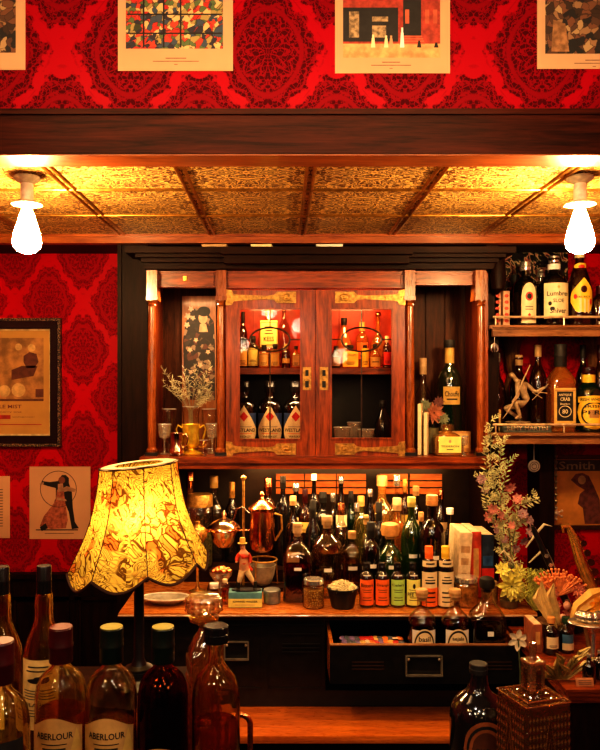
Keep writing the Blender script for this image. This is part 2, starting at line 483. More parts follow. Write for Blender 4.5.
light('bar_fill', 'AREA', (-.1, 1.5, 2.75), 9, (1,.58,.27), 1.6, (math.radians(52),0,0), .3)
light('counter_light', 'AREA', (X(330,3.3), 3.34, Z(469,3.3)), 14.0, (1,.66,.3), 1.1, (math.radians(-14),0,0), .05)
# ================================================================ display cabinet of the back bar
DC = 3.40
Z_NICHE = Z(457, 3.30)
cab = thing('display_cabinet', 'tall mahogany display cabinet with two leaded glass doors and open side niches', 'cabinet', (0, 0, 0))
b = MB()
zT, zB = Z(262, DC), Z_NICHE
yB = 3.76
def vert(px0, px1, D0=DC+.03, D1=yB):   # upright board
    b.box(X(px0, DC), X(px1, DC), D0, D1, zB, zT)
vert(147, 151); vert(219, 226, DC+.02); vert(405, 411, DC+.02); vert(484, 490)
b.box(X(147,DC), X(490,DC), DC+.03, yB, Z(272,DC), zT)
b.build('carcass', W_CAB, cab)
b = MB()
b.box(X(147,DC), X(222,DC), yB-.02, yB, zB, zT)
for px in (153, 176, 199): b.box(X(px,DC), X(px+1.2,DC), yB-.026, yB-.02, zB, zT)
NW = wood('niche_wood', (.02,.007,.004), (.12,.038,.014), rough=.5, coat=0, spec=.15)
b.build('niche_back', NW, cab); b = MB()
b.box(X(409,DC), X(490,DC), yB-.02, yB, zB, zT)
for px in (420, 440, 461): b.box(X(px,DC), X(px+5,DC), yB-.034, yB-.02, zB, zT)
b.build('niche_back', NW, cab)
b = MB(); b.box(X(224,DC), X(408,DC), yB-.02, yB, Z(374,DC), zT)
for px in (250, 283, 345, 372): b.box(X(px,DC), X(px+2,DC), yB-.03, yB-.02, Z(374,DC), zT)
b.build('upper_back_panel', plain('red_stained_panel', (.55,.055,.018), .4, var=.35, scale=8, coat=.3), cab)
MB().box(X(224,DC), X(408,DC), yB-.02, yB, zB, Z(374,DC)).build('lower_back_panel', BLACK, cab)
Z_SH = ZE + 11/F*3.45
MB().box(X(226,DC), X(405,DC), 3.45, yB-.02, Z_SH-.028, Z_SH).build('shelf', W_CABH, cab)
MB().box(X(313.5,DC), X(317.5,DC), DC+.03, yB-.02, zB, zT).build('divider', W_CAB, cab)
# cornice in stepped mouldings, deeper over the doors
b = MB()
b.box(X(136,DC)-.02, X(500,DC)+.03, 3.26, yB, Z(252.5,3.26), Z(246.5,3.26))
b.box(X(140,DC), X(499,DC), 3.29, yB, Z(257,3.29), Z(252.2,3.29))
b.box(X(144,DC), X(494,DC), 3.325, yB, Z(262,3.325), Z(256.5,3.325))
b.prism([(X(146,DC), Z(270,DC)), (X(491,DC), Z(270,DC)), (X(494,DC), Z(261,DC)), (X(143,DC), Z(261,DC))], DC-.04, DC+.03)
b.box(X(224,DC), X(407,DC), 3.235, 3.27, Z(254,3.24), Z(248,3.24))
b.box(X(226,DC), X(405,DC), 3.28, 3.33, Z(263,3.28), Z(254,3.28))
b.build('cornice', W_DARKH, cab)
# headers with sunk panels
b = MB()
def header(p0, p1, q0, q1, D):
    b.pbox(p0, p1, q0, q1, D, .05)
    for (a0, a1, c0, c1) in ((p0+1.5, p1-1.5, q0+1.5, q0+3), (p0+1.5, p1-1.5, q1-3, q1-1.5), (p0+1.5, p0+3, q0+1.5, q1-1.5), (p1-3, p1-1.5, q0+1.5, q1-1.5)):
        b.pbox(a0, a1, c0, c1, D-.006, .008)
header(156.5, 216, 271, 287, DC-.005); header(413.5, 477, 271, 285, DC-.005)
header(226, 404, 272, 288, DC-.035)
b.build('header', W_CABH, cab)
MB().pbox(183, 187, 276, 281, DC-.012, .01).build('header_boss', BRASS, cab)
for cx in (151.8, 221, 410, 481):
    b = MB(); b.pbox(cx-5.2, cx+5.2, 270, 300, DC-.055, .09)
    b.pbox(cx-5.8, cx+5.8, 296, 300, DC-.06, .09)
    for k in (-2, 0, 2): b.pbox(cx+k-.4, cx+k+.4, 280, 286, DC-.058, .01)
    b.build('capital_block', W_COL, cab)
for cx in (151.8, 221, 410, 481):
    D = DC-.03; zz0, zz1 = Z(452,D), Z(300,D); H = zz1-zz0; r = S(4.4, D)
    MB().lathe([(r*1.25,0),(r*1.25,.012),(r*.9,.02),(r*.95,.04),(r,.3*H),(r,.55*H),(r*.85,.85*H),(r*.75,H-.03),(r*1.0,H-.024),(r*.75,H-.016),(r*1.15,H-.006),(r*1.15,H)], 20,
               c=(X(cx,D), D, zz0)).build('column', W_COL, cab)
    MB().box(X(cx,D)-r*1.35, X(cx,D)+r*1.35, D-r*1.35, D+r*1.35, zB, zz0).build('column_foot', BLACKP, cab)
b = MB()
b.box(X(140,3.3), X(500,3.3), 3.285, yB, Z(463,3.3), zB)
b.box(X(146,3.3), X(493,3.3), 3.30, yB, Z(469,3.3), Z(463,3.3))
b.build('base_shelf', W_CABH, cab)
MB().pbox(224, 408, 445, 456, DC, .03).build('bottom_rail', W_CABH, cab)

def door(p0, p1, g0, g1, gt, gb, hinge_side, lab):
    D = DC-.045; th = .028
    fr = MB()
    fr.pbox(p0, g0, 290, 456, D, th); fr.pbox(g1, p1, 290, 456, D, th)
    fr.pbox(g0, g1, 290, gt, D, th); fr.pbox(g0, g1, gb, 456, D, th)
    # beading round the pane
    for (a0, a1, c0, c1) in ((g0-1.2, g1+1.2, gt-1.2, gt+.3), (g0-1.2, g1+1.2, gb-.3, gb+1.4), (g0-1.2, g0+.4, gt, gb), (g1-.4, g1+1.2, gt, gb)):
        fr.pbox(a0, a1, c0, c1, D-.006, .008)
    d = fr.build('door', W_CAB, cab); d['label'] = lab
    MB().pbox(g0, g1, gt, gb, D+.012, .003).build('glass_pane', glassy('pane_glass', (.93,.9,.86), .006, .02, bump=.0, rim=.3), d)
    # lead cames: cross with a long oval
    cx, cy = (g0+g1)/2, gt+.235*(gb-gt)
    l = MB(); rr = .0032; DD = D+.008
    def P(px, py): return (X(px, D), DD, Z(py, D))
    l.tube([P(cx, gt), P(cx, cy-12)], rr, 6); l.tube([P(cx, cy+12), P(cx, gb)], rr, 6)
    l.tube([P(g0, cy), P(cx-20, cy)], rr, 6); l.tube([P(cx+20, cy), P(g1, cy)], rr, 6)
    l.tube([P(cx+20*math.cos(2*PI*k/32), cy+12*math.sin(2*PI*k/32)) for k in range(32)], rr*1.3, 6, closed=True)
    l.build('lead_came', plain('lead', (.09,.07,.06), .35, .8), d)
    # strap hinges, cut from brass plate
    s = 1 if hinge_side == 'L' else -1
    e = p0 if s == 1 else p1
    for cyh in (297.5, 449):
        def H(dx, dy): return (X(e+s*dx, D), Z(cyh+dy, D))
        poly = [H(0,-8), H(6,-7), H(7.5,-3.5), H(13,-2.6), H(40,-1.6), H(48,-2.6), H(51,-5.6), H(70,-5.6), H(70,5.6), H(51,5.6), H(48,2.6), H(40,1.8), H(13,3.4), H(7.5,4), H(6,7.5), H(0,8)]
        if s == 1: poly = poly[::-1]
        hm = MB(); hm.prism(poly, D-.008, D-.001)
        hm.tube([(X(e+s*(60.5+4.5*math.cos(2*PI*k/20)), D), D-.009, Z(cyh+3.4*math.sin(2*PI*k/20), D)) for k in range(20)], .003, 6, closed=True)
        hm.ball((X(e+s*60.5, D), D-.006, Z(cyh, D)), .012, .006, .009)
        for dx in (4, 20, 36): hm.ball((X(e+s*dx, D), D-.009, Z(cyh, D)), .004, .003, .004, 8, 6)
        hm.build('strap_hinge', OLDBR, d)
    return d
dL = door(226, 315.2, 239.5, 300.5, 309, 439, 'L', 'left cabinet door with leaded oval pane')
dR = door(315.8, 405, 331.5, 392, 309, 438, 'R', 'right cabinet door with leaded oval pane')
for d, cx in ((dL, 307), (dR, 324)):
    D = DC-.045
    e = MB(); e.pbox(cx-4.2, cx+4.2, 367, 390, D-.005, .006); e.pbox(cx-3.4, cx+3.4, 368.5, 377.5, D-.009, .005)
    e.pbox(cx-3.2, cx+3.2, 380, 388.5, D-.008, .004)
    e.build('escutcheon', OLDBR, d)
    k = MB(); k.pbox(cx-1.6, cx+1.6, 370, 376, D-.011, .003); k.build('keyhole', BLACK, d)
    k = MB(); k.pbox(cx-1.8, cx+1.8, 381, 387.5, D-.0105, .003); k.build('latch_hole', BLACK, d)
light('cabinet_light', 'AREA', (X(270,3.6), 3.46, Z(300,3.6)), 2.0, (1,.50,.2), .22, (math.radians(25),0,0), .05)
light('cabinet_light', 'AREA', (X(360,3.6), 3.46, Z(300,3.6)), 2.0, (1,.50,.2), .22, (math.radians(25),0,0), .05)
light('cabinet_light', 'AREA', (X(315,3.5), 3.48, Z_SH-.04), 1.6, (1,.7,.4), .5, (math.radians(0),0,0), .04)  # added fill that brightens the bottles in the lower compartment

light('niche_fill', 'AREA', (X(186,3.4), 3.42, Z(291,3.42)), 3.0, (1,.66,.32), .16, (0,0,0), .06)  # unseen fills added to both niches to brighten the glasses and cup
light('niche_fill', 'AREA', (X(447,3.4), 3.42, Z(289,3.42)), 1.0, (1,.66,.32), .16, (0,0,0), .06)
# carved finial bracket at the right end of the cornice
o = MB().lathe([(.0,0),(.028,.02),(.034,.07),(.030,.13),(.022,.17),(.018,.185)], 16, c=(X(497,3.42), 3.40, Z(294,3.42)), n=3).build('end_baluster', W_DARK, cab)

# ================================================================ back bar counter and its front
D_CT = 3.0; Z_CT = Z(613, D_CT)
ctr = thing('back_counter', 'waist-high back bar counter with polished orange wood top and black front', 'counter')
b = MB(); b.bevbox(X(118,3.0), X(538,3.0), D_CT, 3.78, Z_CT-.018, Z_CT, .006)
b.build('worktop', W_TOP, ctr)
b = MB(); b.box(X(118,3.0), X(537,3.0), D_CT+.004, D_CT+.03, Z_CT-.030, Z_CT-.018); b.build('edge_moulding', W_DARKH, ctr)
b = MB(); b.tube([(X(118,3.0), D_CT-.001, Z_CT-.011), (X(537,3.0), D_CT-.001, Z_CT-.011)], .0045, 8); b.build('edge_highlight', plain('highlight_tan', (.52,.34,.20), .3, coat=.4), ctr)  # pale tan strip stands in for the highlight along the counter edge
D_FR = 3.035; Z_LEDGE = Z(706, D_FR)
b = MB()
xo0, xo1 = X(327, 2.93), X(519, 2.93)
zd0, zd1 = Z(688, D_FR), Z(620, D_FR)
b.box(X(118,3.0), xo0, D_FR, 3.7, 0.0, Z_CT-.019)
b.box(xo1, X(533,3.0), D_FR, 3.7, 0.0, Z_CT-.019)
b.box(xo0, xo1, D_FR, 3.7, 0.0, zd0-.01)
b.box(xo0, xo1, 3.5, 3.7, zd0, Z_CT-.019)
# drawer lines and reeded grooves of the closed fronts
for p0, p1 in ((225, 262), (268, 324)):
    for (a0, a1, c0, c1) in ((p0, p1, 625, 626.2), (p0, p1, 688, 689.2), (p0, p0+1, 625, 689), (p1-1, p1, 625, 689)):
        b.pbox(a0, a1, c0, c1, D_FR-.004, .006)
for q in (644, 648, 652): b.pbox(282, 320, q, q+1.3, D_FR-.005, .006)
for q in (634,): b.pbox(282, 320, q, q+.8, D_FR-.005, .006)
b.build('front', BLACKP, ctr)
def bin_handle(par, px0, px1, py0, py1, D, mat):
    b = MB(); x0, x1, z0, z1 = X(px0,D), X(px1,D), Z(py1,D), Z(py0,D)
    w = .006
    b.box(x0, x1, D-.006, D, z1-w, z1); b.box(x0, x1, D-.020, D-.006, z0, z0+w); b.box(x0, x0+w, D-.016, D, z0, z1); b.box(x1-w, x1, D-.016, D, z0, z1)
    b.ball((x0+.012, D-.01, z1-.014), .006, seg=8, rings=6); b.ball((x1-.012, D-.01, z1-.014), .006, seg=8, rings=6)
    return b.build('handle', mat, par)
bin_handle(ctr, 224, 249, 641, 659, D_FR, plain('dull_nickel', (.42,.37,.29), .35, .7))
# the open drawer
D_DR = 2.86
dr = thing('open_drawer', 'pulled-out black drawer holding bottle caps and bottles', 'drawer')
b = MB(); xa, xb = X(330, D_DR), X(521, D_DR)
ztop, zbot = Z(646, D_DR), Z(684, D_DR)
b.box(xa, xb, D_DR, D_DR+.016, zbot, ztop)
b.build('drawer_front', BLACKP, dr)
b = MB(); b.box(xa, xb, D_DR-.001, D_DR+.016, ztop+.0003, ztop+.005); b.build('drawer_rim', plain('worn_rim', (.26,.12,.05), .4), dr)
b = MB()
b.box(xa, xa+.014, D_DR+.017, 3.40, zbot, ztop+.004); b.build('drawer_side', W_TOP, dr)
b = MB(); b.box(xb-.014, xb, D_DR+.017, 3.40, zbot, ztop+.004); b.build('drawer_side', W_TOP, dr)
b = MB(); b.box(xa+.014, xb-.014, D_DR+.017, 3.40, zbot, zbot+.010); b.build('drawer_bottom', BLACKP, dr)
b = MB()
for q in (662, 665.5, 669): 
    b.pbox(352, 384, q, q+1, D_DR-.003, .004); b.pbox(470, 512, q, q+1, D_DR-.003, .004)
b.build('reeding', plain('groove_brown', (.05,.022,.012), .4), dr)
bin_handle(dr, 405, 442, 655, 675, D_DR, plain('dull_nickel', (.42,.37,.29), .35, .7))
Z_DRB = zbot+.010
SX0 = X(566, 2.4)
# lower working ledge
led = thing('lower_ledge', 'low orange wood ledge running below the black drawers', 'shelf')
b = MB(); b.bevbox(X(118,3.0), SX0-.01, 2.78, D_FR-.001, Z_LEDGE-.03, Z_LEDGE, .006); b.build('ledge_top', wood('ledge_wood', (.45,.10,.012), (.85,.26,.04), scale=(.5,2.4,3), rough=.3, coat=.4), led)
b = MB(); b.box(X(118,3.0), SX0-.02, 2.82, D_FR-.02, 0, Z_LEDGE-.031); b.build('ledge_base', BLACKP, led)

# back panel, boards and rear step between cabinet and counter
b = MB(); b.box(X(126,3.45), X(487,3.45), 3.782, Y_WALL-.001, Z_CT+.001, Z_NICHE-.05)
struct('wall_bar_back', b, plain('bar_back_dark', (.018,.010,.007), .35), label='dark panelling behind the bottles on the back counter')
b = MB()
for (p0, p1) in ((276, 304), (305, 336), (337, 366), (380, 408), (410, 442)):
    for q0, q1 in ((474, 480), (481.5, 487), (488.5, 494)): b.pbox(p0, p1, q0, q1, 3.765, .012)
struct('trim_7', b, wood('crate_wood', (.30,.07,.015), (.62,.22,.05), scale=(.5,3,3), rough=.4))
light('crate_light', 'AREA', (X(350,3.6), 3.55, Z(471,3.55)), 3.2, (1,.55,.22), 1.0, (math.radians(40),0,0), .03)
Z_ST = Z_CT+.055
MB().box(X(182,3.4), X(452,3.4), 3.46, 3.775, Z_CT, Z_ST).build('step_riser', W_DARKH, ctr)

# side uprights at the right and open shelves
b = MB(); b.box(X(487,3.45), X(500,3.45), 3.47, Y_WALL, Z_CT, Z(243,3.45))
b.box(X(541,3.6), X(556,3.6), 3.62, Y_WALL, 0, Z(445,3.6))
struct('trim_6', b, W_DARK)
D_SH = 3.40; XS0 = X(491, D_SH); XS1 = XR
Z_US = Z(325, D_SH); Z_LS = Z(433, D_SH)
def shelf(zt, lab):
    s = thing('bar_shelf', lab, 'shelf')
    b = MB(); b.box(XS0, XS1, D_SH, Y_WALL-.001, zt-.018, zt); b.box(XS0-.005, XS1, D_SH-.012, D_SH+.02, zt-.012, zt-.002)
    b.box(XS0+.01, XS1, D_SH+.008, D_SH+.03, zt-.05, zt-.018)
    b.build('board', wood('shelf_wood', (.14,.055,.02), (.40,.19,.08), scale=(.5,3,3), rough=.3, coat=.4), s)
    b = MB(); zr = zt+.037
    b.tube([(XS0+.012, D_SH+.012, zr), (XS1-.005, D_SH+.012, zr)], 0.0055, 8)
    for px in (496.5, 565): 
        b.tube([(X(px,D_SH), D_SH+.012, zt), (X(px,D_SH), D_SH+.012, zr)], .0036, 8); b.ball((X(px,D_SH), D_SH+.012, zr), .0062, seg=10, rings=8)
    b.build('gallery_rail', plain('rail_brass', (.85,.62,.38), .3, .5), s)
    return s
shelf(Z_US, 'upper wooden wall shelf with brass gallery rail beside the cabinet')
shelf(Z_LS, 'lower wooden wall shelf with brass gallery rail beside the cabinet')

# side cabinet at the right, and front bar
SX = X(566, 2.4); Z_SD = Z(690, 2.4)
sd = thing('side_cabinet', 'dark side cabinet with moulded reddish wood edge at the right', 'cabinet')
b = MB(); b.box(SX+.02, XR-.01, 2.42, 3.02, 0, Z_SD-.045); b.build('body', W_DARK, sd)
b = MB(); b.box(SX, XR-.01, 2.40, 3.02, Z_SD-.008, Z_SD); b.box(SX+.006, XR-.01, 2.408, 3.0, Z_SD-.024, Z_SD-.008); b.box(SX+.014, XR-.01, 2.416, 3.0, Z_SD-.036, Z_SD-.024); b.box(SX+.008, XR-.01, 2.409, 3.0, Z_SD-.045, Z_SD-.036)
b.build('top', W_CABH, sd)
Z_BAR = ZE-.693
fb = thing('front_bar', 'dark wooden bar top in front holding the foreground bottles', 'counter')
b = MB(); b.bevbox(XL+.02, XR-.02, .80, 1.42, Z_BAR-.04, Z_BAR, .008); b.build('bar_top', W_DARKH, fb)
b = MB(); b.box(XL+.02, XR-.02, .88, 1.38, 0, Z_BAR-.041); b.build('bar_front', W_DARK, fb)
Z_LP = Z(686, 1.9)
ls = thing('lamp_cabinet', 'narrow black cupboard carrying the table lamp', 'cabinet')
b = MB(); b.box(X(62,1.9), X(205,1.9), 1.78, 2.02, 0, Z_LP-.02); b.build('body', BLACKP, ls)
b = MB(); b.box(X(60,1.9), X(207,1.9), 1.77, 2.03, Z_LP-.02, Z_LP); b.build('top', W_DARKH, ls)
# ================================================================ bottles and other vessels
# body profiles: (radius, height) as fractions; the cap starts at 'c'
ST = {
 'wine':   dict(p=[(.86,0),(.97,.012),(1,.03),(1,.56),(.97,.61),(.86,.665),(.66,.71),(.47,.75),(.36,.79),(.32,.83),(.30,.955),(.37,.96),(.37,.985)], c=.80, cr=.40),
 'round':  dict(p=[(.86,0),(.97,.012),(1,.03),(1,.54),(.985,.60),(.93,.655),(.80,.70),(.62,.73),(.44,.752),(.365,.77),(.345,.80),(.345,.93)], c=.80, cr=.46),
 'apoth':  dict(p=[(.86,0),(.97,.015),(1,.04),(1,.55),(.96,.62),(.80,.69),(.52,.74),(.36,.775),(.33,.82),(.33,.93),(.44,.94),(.44,.965)], c=.88, cr=.40),
 'slope':  dict(p=[(.86,0),(.97,.012),(1,.03),(1,.50),(.95,.54),(.55,.72),(.36,.80),(.31,.84),(.31,.96),(.37,.965)], c=.86, cr=.40),
 'bulb':   dict(p=[(.70,0),(.86,.02),(.98,.12),(1,.24),(.96,.36),(.80,.46),(.50,.56),(.28,.63),(.22,.70),(.22,.93),(.32,.945),(.32,.965)], c=.90, cr=.32),
 'square': dict(p=[(.88,0,6),(.98,.012,7),(1,.03,7),(1,.56,7),(.93,.62,5),(.72,.68,3),(.42,.735,2),(.33,.77,2),(.31,.95,2),(.38,.955,2),(.38,.975,2)], c=.86, cr=.42),
 'flask':  dict(p=[(.80,0,4),(.94,.015,4),(1,.05,4),(1,.50,4),(.95,.60,3),(.80,.69,2.4),(.48,.77,2),(.33,.81,2),(.30,.85,2),(.30,.95,2),(.38,.955,2)], c=.86, cr=.42),
 'dumpy':  dict(p=[(.78,0),(.93,.02),(1,.10),(1,.34),(.97,.44),(.86,.54),(.66,.62),(.42,.675),(.30,.71),(.27,.76),(.27,.93)], c=.82, cr=.34),
 'parr':   dict(p=[(.80,0),(.95,.03),(1,.12),(1,.50),(.975,.58),(.87,.65),(.68,.70),(.50,.735),(.39,.77),(.34,.82),(.30,.88),(.30,.95)], c=.90, cr=.36),
 'flora':  dict(p=[(.86,0),(.97,.012),(1,.03),(1,.53),(.96,.575),(.80,.63),(.60,.68),(.47,.72),(.44,.76),(.46,.80),(.42,.85),(.34,.87)], c=.86, cr=.37),
 'tube':   dict(p=[(.90,0),(.98,.012),(1,.03),(1,.80),(.9,.845),(.55,.88),(.42,.90),(.42,.96)], c=.88, cr=.55),
 'bitters':dict(p=[(.90,0),(.98,.02),(1,.05),(1,.64),(.93,.70),(.70,.76),(.48,.80),(.42,.82),(.42,.92)], c=.82, cr=.50),
 'jar':    dict(p=[(.88,0),(.98,.03),(1,.08),(1,.72),(.95,.80),(.84,.84),(.84,.90)], c=.82, cr=.92),
}
GL = {
 'clear':  glassy('clear_glass', (.90,.88,.82), .13, .03, bump=.35),
 'amber':  glassy('amber_glass', (.82,.42,.10), .12, .04, body=(.65,.25,.04), bodyf=.28, bump=.25),
 'honey':  glassy('honey_glass', (.95,.70,.32), .12, .04, body=(.7,.40,.10), bodyf=.22, bump=.3),
 'brown':  glassy('brown_glass', (.30,.10,.025), .12, .05, body=(.06,.015,.004), bodyf=.35, bump=.3),
 'dark':   glassy('dark_glass', (.05,.04,.03), .10, .05, body=(.012,.008,.006), bodyf=.6, bump=.3),
 'green':  glassy('green_glass', (.16,.32,.06), .12, .05, body=(.03,.07,.01), bodyf=.45, bump=.3),
 'deepgreen': glassy('deep_green_glass', (.03,.10,.05), .12, .05, body=(.006,.03,.015), bodyf=.6, bump=.3),
 'olive':  glassy('olive_glass', (.55,.50,.18), .12, .05, body=(.20,.17,.04), bodyf=.3, bump=.3),
 'black':  plain('black_glaze', (.008,.007,.007), .14, coat=.6, var=.2, spec=.7),
}
LQ = {
 'whisky': refract('whisky', (.96,.52,.13), 1.34, clear=.45),
 'deep':   refract('dark_spirit', (.30,.07,.02), 1.34, clear=.3),
 'red':    refract('red_spirit', (.42,.05,.03), 1.34, clear=.4),
 'pale':   refract('pale_spirit', (.95,.78,.38), 1.34, clear=.5),
 'green':  refract('green_spirit', (.35,.42,.08), 1.34, clear=.4),
 'water':  refract('clear_spirit', (.93,.91,.85), 1.33, clear=.5),
}
HERO = {
 'clear': refract('near_clear_glass', (.99,.95,.84), 1.5, clear=.12, bump=.04, bs=16),
 'honey': refract('near_honey_glass', (1.0,.95,.74), 1.5, clear=.12, bump=.05, bs=16),
 'brown': refract('near_brown_glass', (.66,.32,.12), 1.5, clear=.12, bump=.04, bs=16),
}
PLACED = [(X(262,3.34), 3.34, .092), (X(224,3.34), 3.34, .08), (X(243,3.34), 3.34, .06), (X(281,3.34), 3.34, .03), (X(221,3.20), 3.20, .052), (X(272,3.14), 3.14, .037), (X(245.5,3.10), 3.10, .07), (X(313.5,3.08), 3.08, .046), (X(342.5,3.08), 3.08, .066), (X(466,3.10), 3.10, .05)] + [(X(366.5+15.5*i,3.09), 3.09, .030) for i in range(4)] + [(X(429,3.08), 3.08, .034), (X(445.5,3.08), 3.08, .034)] + [(X(471,3.2)+.02*i, 3.25, .09) for i in range(3)]
def free_D(px, D, w, lo, hi):
    best = None
    for k in range(0, 60):
        for sgn in (1, -1):
            d = D + sgn*k*.008
            r = S(w, d)/2 + .001; x = X(px, d)
            if d - r < lo or d + r > hi: continue
            if all((x-a)**2 + (d-b)**2 > (r+c)**2 for a, b, c in PLACED):
                PLACED.append((x, d, r)); return d
    PLACED.append((X(px, D), D, S(w, D)/2)); print('NOFREE', px, D); return D
def pc(n, c, r=.45, **k): return plain('paint_'+n, c, r, **k)
CREAM = pc('cream', (.78,.64,.38), .6, var=.08); WHITE = pc('white', (.80,.76,.68), .5, var=.05); YEL = pc('yellow', (.85,.55,.05), .5, var=.1)
LEMON = pc('lemon', (.80,.78,.22), .5, var=.06); LIME = pc('lime', (.42,.66,.16), .5, var=.06); ORANGE = pc('orange', (.86,.17,.03), .5, var=.06)
RED = pc('red', (.60,.03,.02), .5, var=.1); BLUE = pc('blue', (.04,.07,.18), .5, var=.1); INK = pc('ink', (.015,.012,.01), .6); CORK = pc('cork', (.55,.33,.14), .7, var=.2)
GOLDP = pc('gold_paper', (.62,.40,.12), .35, var=.15); TAN = pc('tan', (.50,.32,.16), .6, var=.12); GREENCAP = pc('bottle_green', (.02,.06,.03), .4); WINECAP = pc('wine_red', (.045,.003,.004), .35)
OCHRE = pc('ochre', (.60,.38,.10), .6, var=.12); KRAFT = pc('kraft', (.44,.24,.09), .65, var=.12)

def add_label(root, R, asp, y0, H, L, lay=0):
    """L: dict(m=material, w, z0, z1, shape, bars, text=[(str, cz, w, h)], ink, deco=[...]) in fractions of R and H"""
    w = L.get('w', .78)*R*(1.0 if R else 1); z0, z1 = L['z0']*H, L['z1']*H; zc = (z0+z1)/2; hh = (z1-z0)/2
    RR = None if y0 is not None else R
    yy = y0 if y0 is not None else 0
    if RR: # width along the arc
        w = L.get('w', .9)*R*1.15
    sh = L.get('shape', 'rect')
    zlo, zhi = z0, z1
    if sh == 'oval':
        zlo = lambda u: zc - hh*math.sqrt(max(0, 1-u*u)); zhi = lambda u: zc + hh*math.sqrt(max(0, 1-u*u))
    elif sh == 'arch':
        zhi = lambda u: z1 - hh*.7*(1-math.sqrt(max(0, 1-u*u)))
    elif sh == 'hump':
        zhi = lambda u: z1 + (hh*.22)*math.cos(u*PI*.9)
    elif sh == 'hex':
        zhi = lambda u: z1 - abs(u)*hh*.9 if abs(u) < .9 else z1-hh*.81-(abs(u)-.9)*hh*3; zlo = lambda u: z0 + max(0, abs(u)-.55)*hh*1.3
    elif sh == 'diamond':
        zhi = lambda u: z1 - abs(u)*(z1-z0)*.62; zlo = lambda u: z0 + max(0, abs(u)-.72)*(z1-z0)*.9
    o_ = .0007 + lay*.0012
    mb = MB(); mb.wrap(RR, asp, yy, w, zlo, zhi, 20, o_)
    lab = mb.build('label', L['m'], root, 60)
    def piece(name, fn, mat):
        q = MB(); fn(q); return q.build(name, mat, lab, 0)
    ink = L.get('ink', INK)
    if L.get('border'):
        def f(q):
            e = .05*hh*2
            q.wrap(RR, asp, yy, w*.94, z1-1.6*e, z1-1.1*e, 12, o_+.0005); q.wrap(RR, asp, yy, w*.94, z0+1.1*e, z0+1.6*e, 12, o_+.0005)
            for sx in (-1, 1): q.wrap(RR, asp, yy, w*.02, z0+1.1*e, z1-1.1*e, 1, o_+.0005, x0=sx*w*.93)
        piece('border', f, L.get('bm', ink))
    if L.get('bars'):
        def f(q):
            for (cz, bw, bh) in L['bars']:
                q.wrap(RR, asp, yy, w*bw, z0+(z1-z0)*(cz-bh/2), z0+(z1-z0)*(cz+bh/2), 10, o_+.0005)
        piece('fine_print', f, ink)
    for (txt, cz, tw, th) in L.get('text', []):
        piece('lettering', lambda q: q.text(txt, 0, z0+(z1-z0)*cz, w*2*tw, (z1-z0)*th, RR, asp, yy, o_+.0007), ink)
    _dk = [0.0]
    for (kind, m, cx, cz, ew, eh) in L.get('deco', []):
        _dk[0] += .0001
        c0 = z0+(z1-z0)*cz; h2 = (z1-z0)*eh
        if kind == 'oval': fn = lambda q: q.wrap(RR, asp, yy, w*ew, lambda u: c0-h2*math.sqrt(max(0,1-u*u)), lambda u: c0+h2*math.sqrt(max(0,1-u*u)), 14, o_+.0003+_dk[0], x0=cx*w)
        elif kind == 'diamond': fn = lambda q: q.wrap(RR, asp, yy, w*ew, lambda u: c0-h2*(1-abs(u)), lambda u: c0+h2*(1-abs(u)), 8, o_+.0003+_dk[0], x0=cx*w)
        elif kind == 'ring':
            def fn(q):
                n = 28
                for k in range(n):
                    a0, a1 = 2*PI*k/n, 2*PI*(k+1)/n
                    vs = [bend(cx*w+w*ew*s_*math.cos(a), c0+h2*s_*math.sin(a), RR, asp, yy, o_+.0005) for a, s_ in ((a0,1),(a1,1),(a1,.88),(a0,.88))]
                    q.add(vs, [(0,1,2,3)])
        else: fn = lambda q: q.wrap(RR, asp, yy, w*ew, c0-h2, c0+h2, 6, o_+.0003+_dk[0], x0=cx*w)
        piece('emblem', fn, m)
    return lab

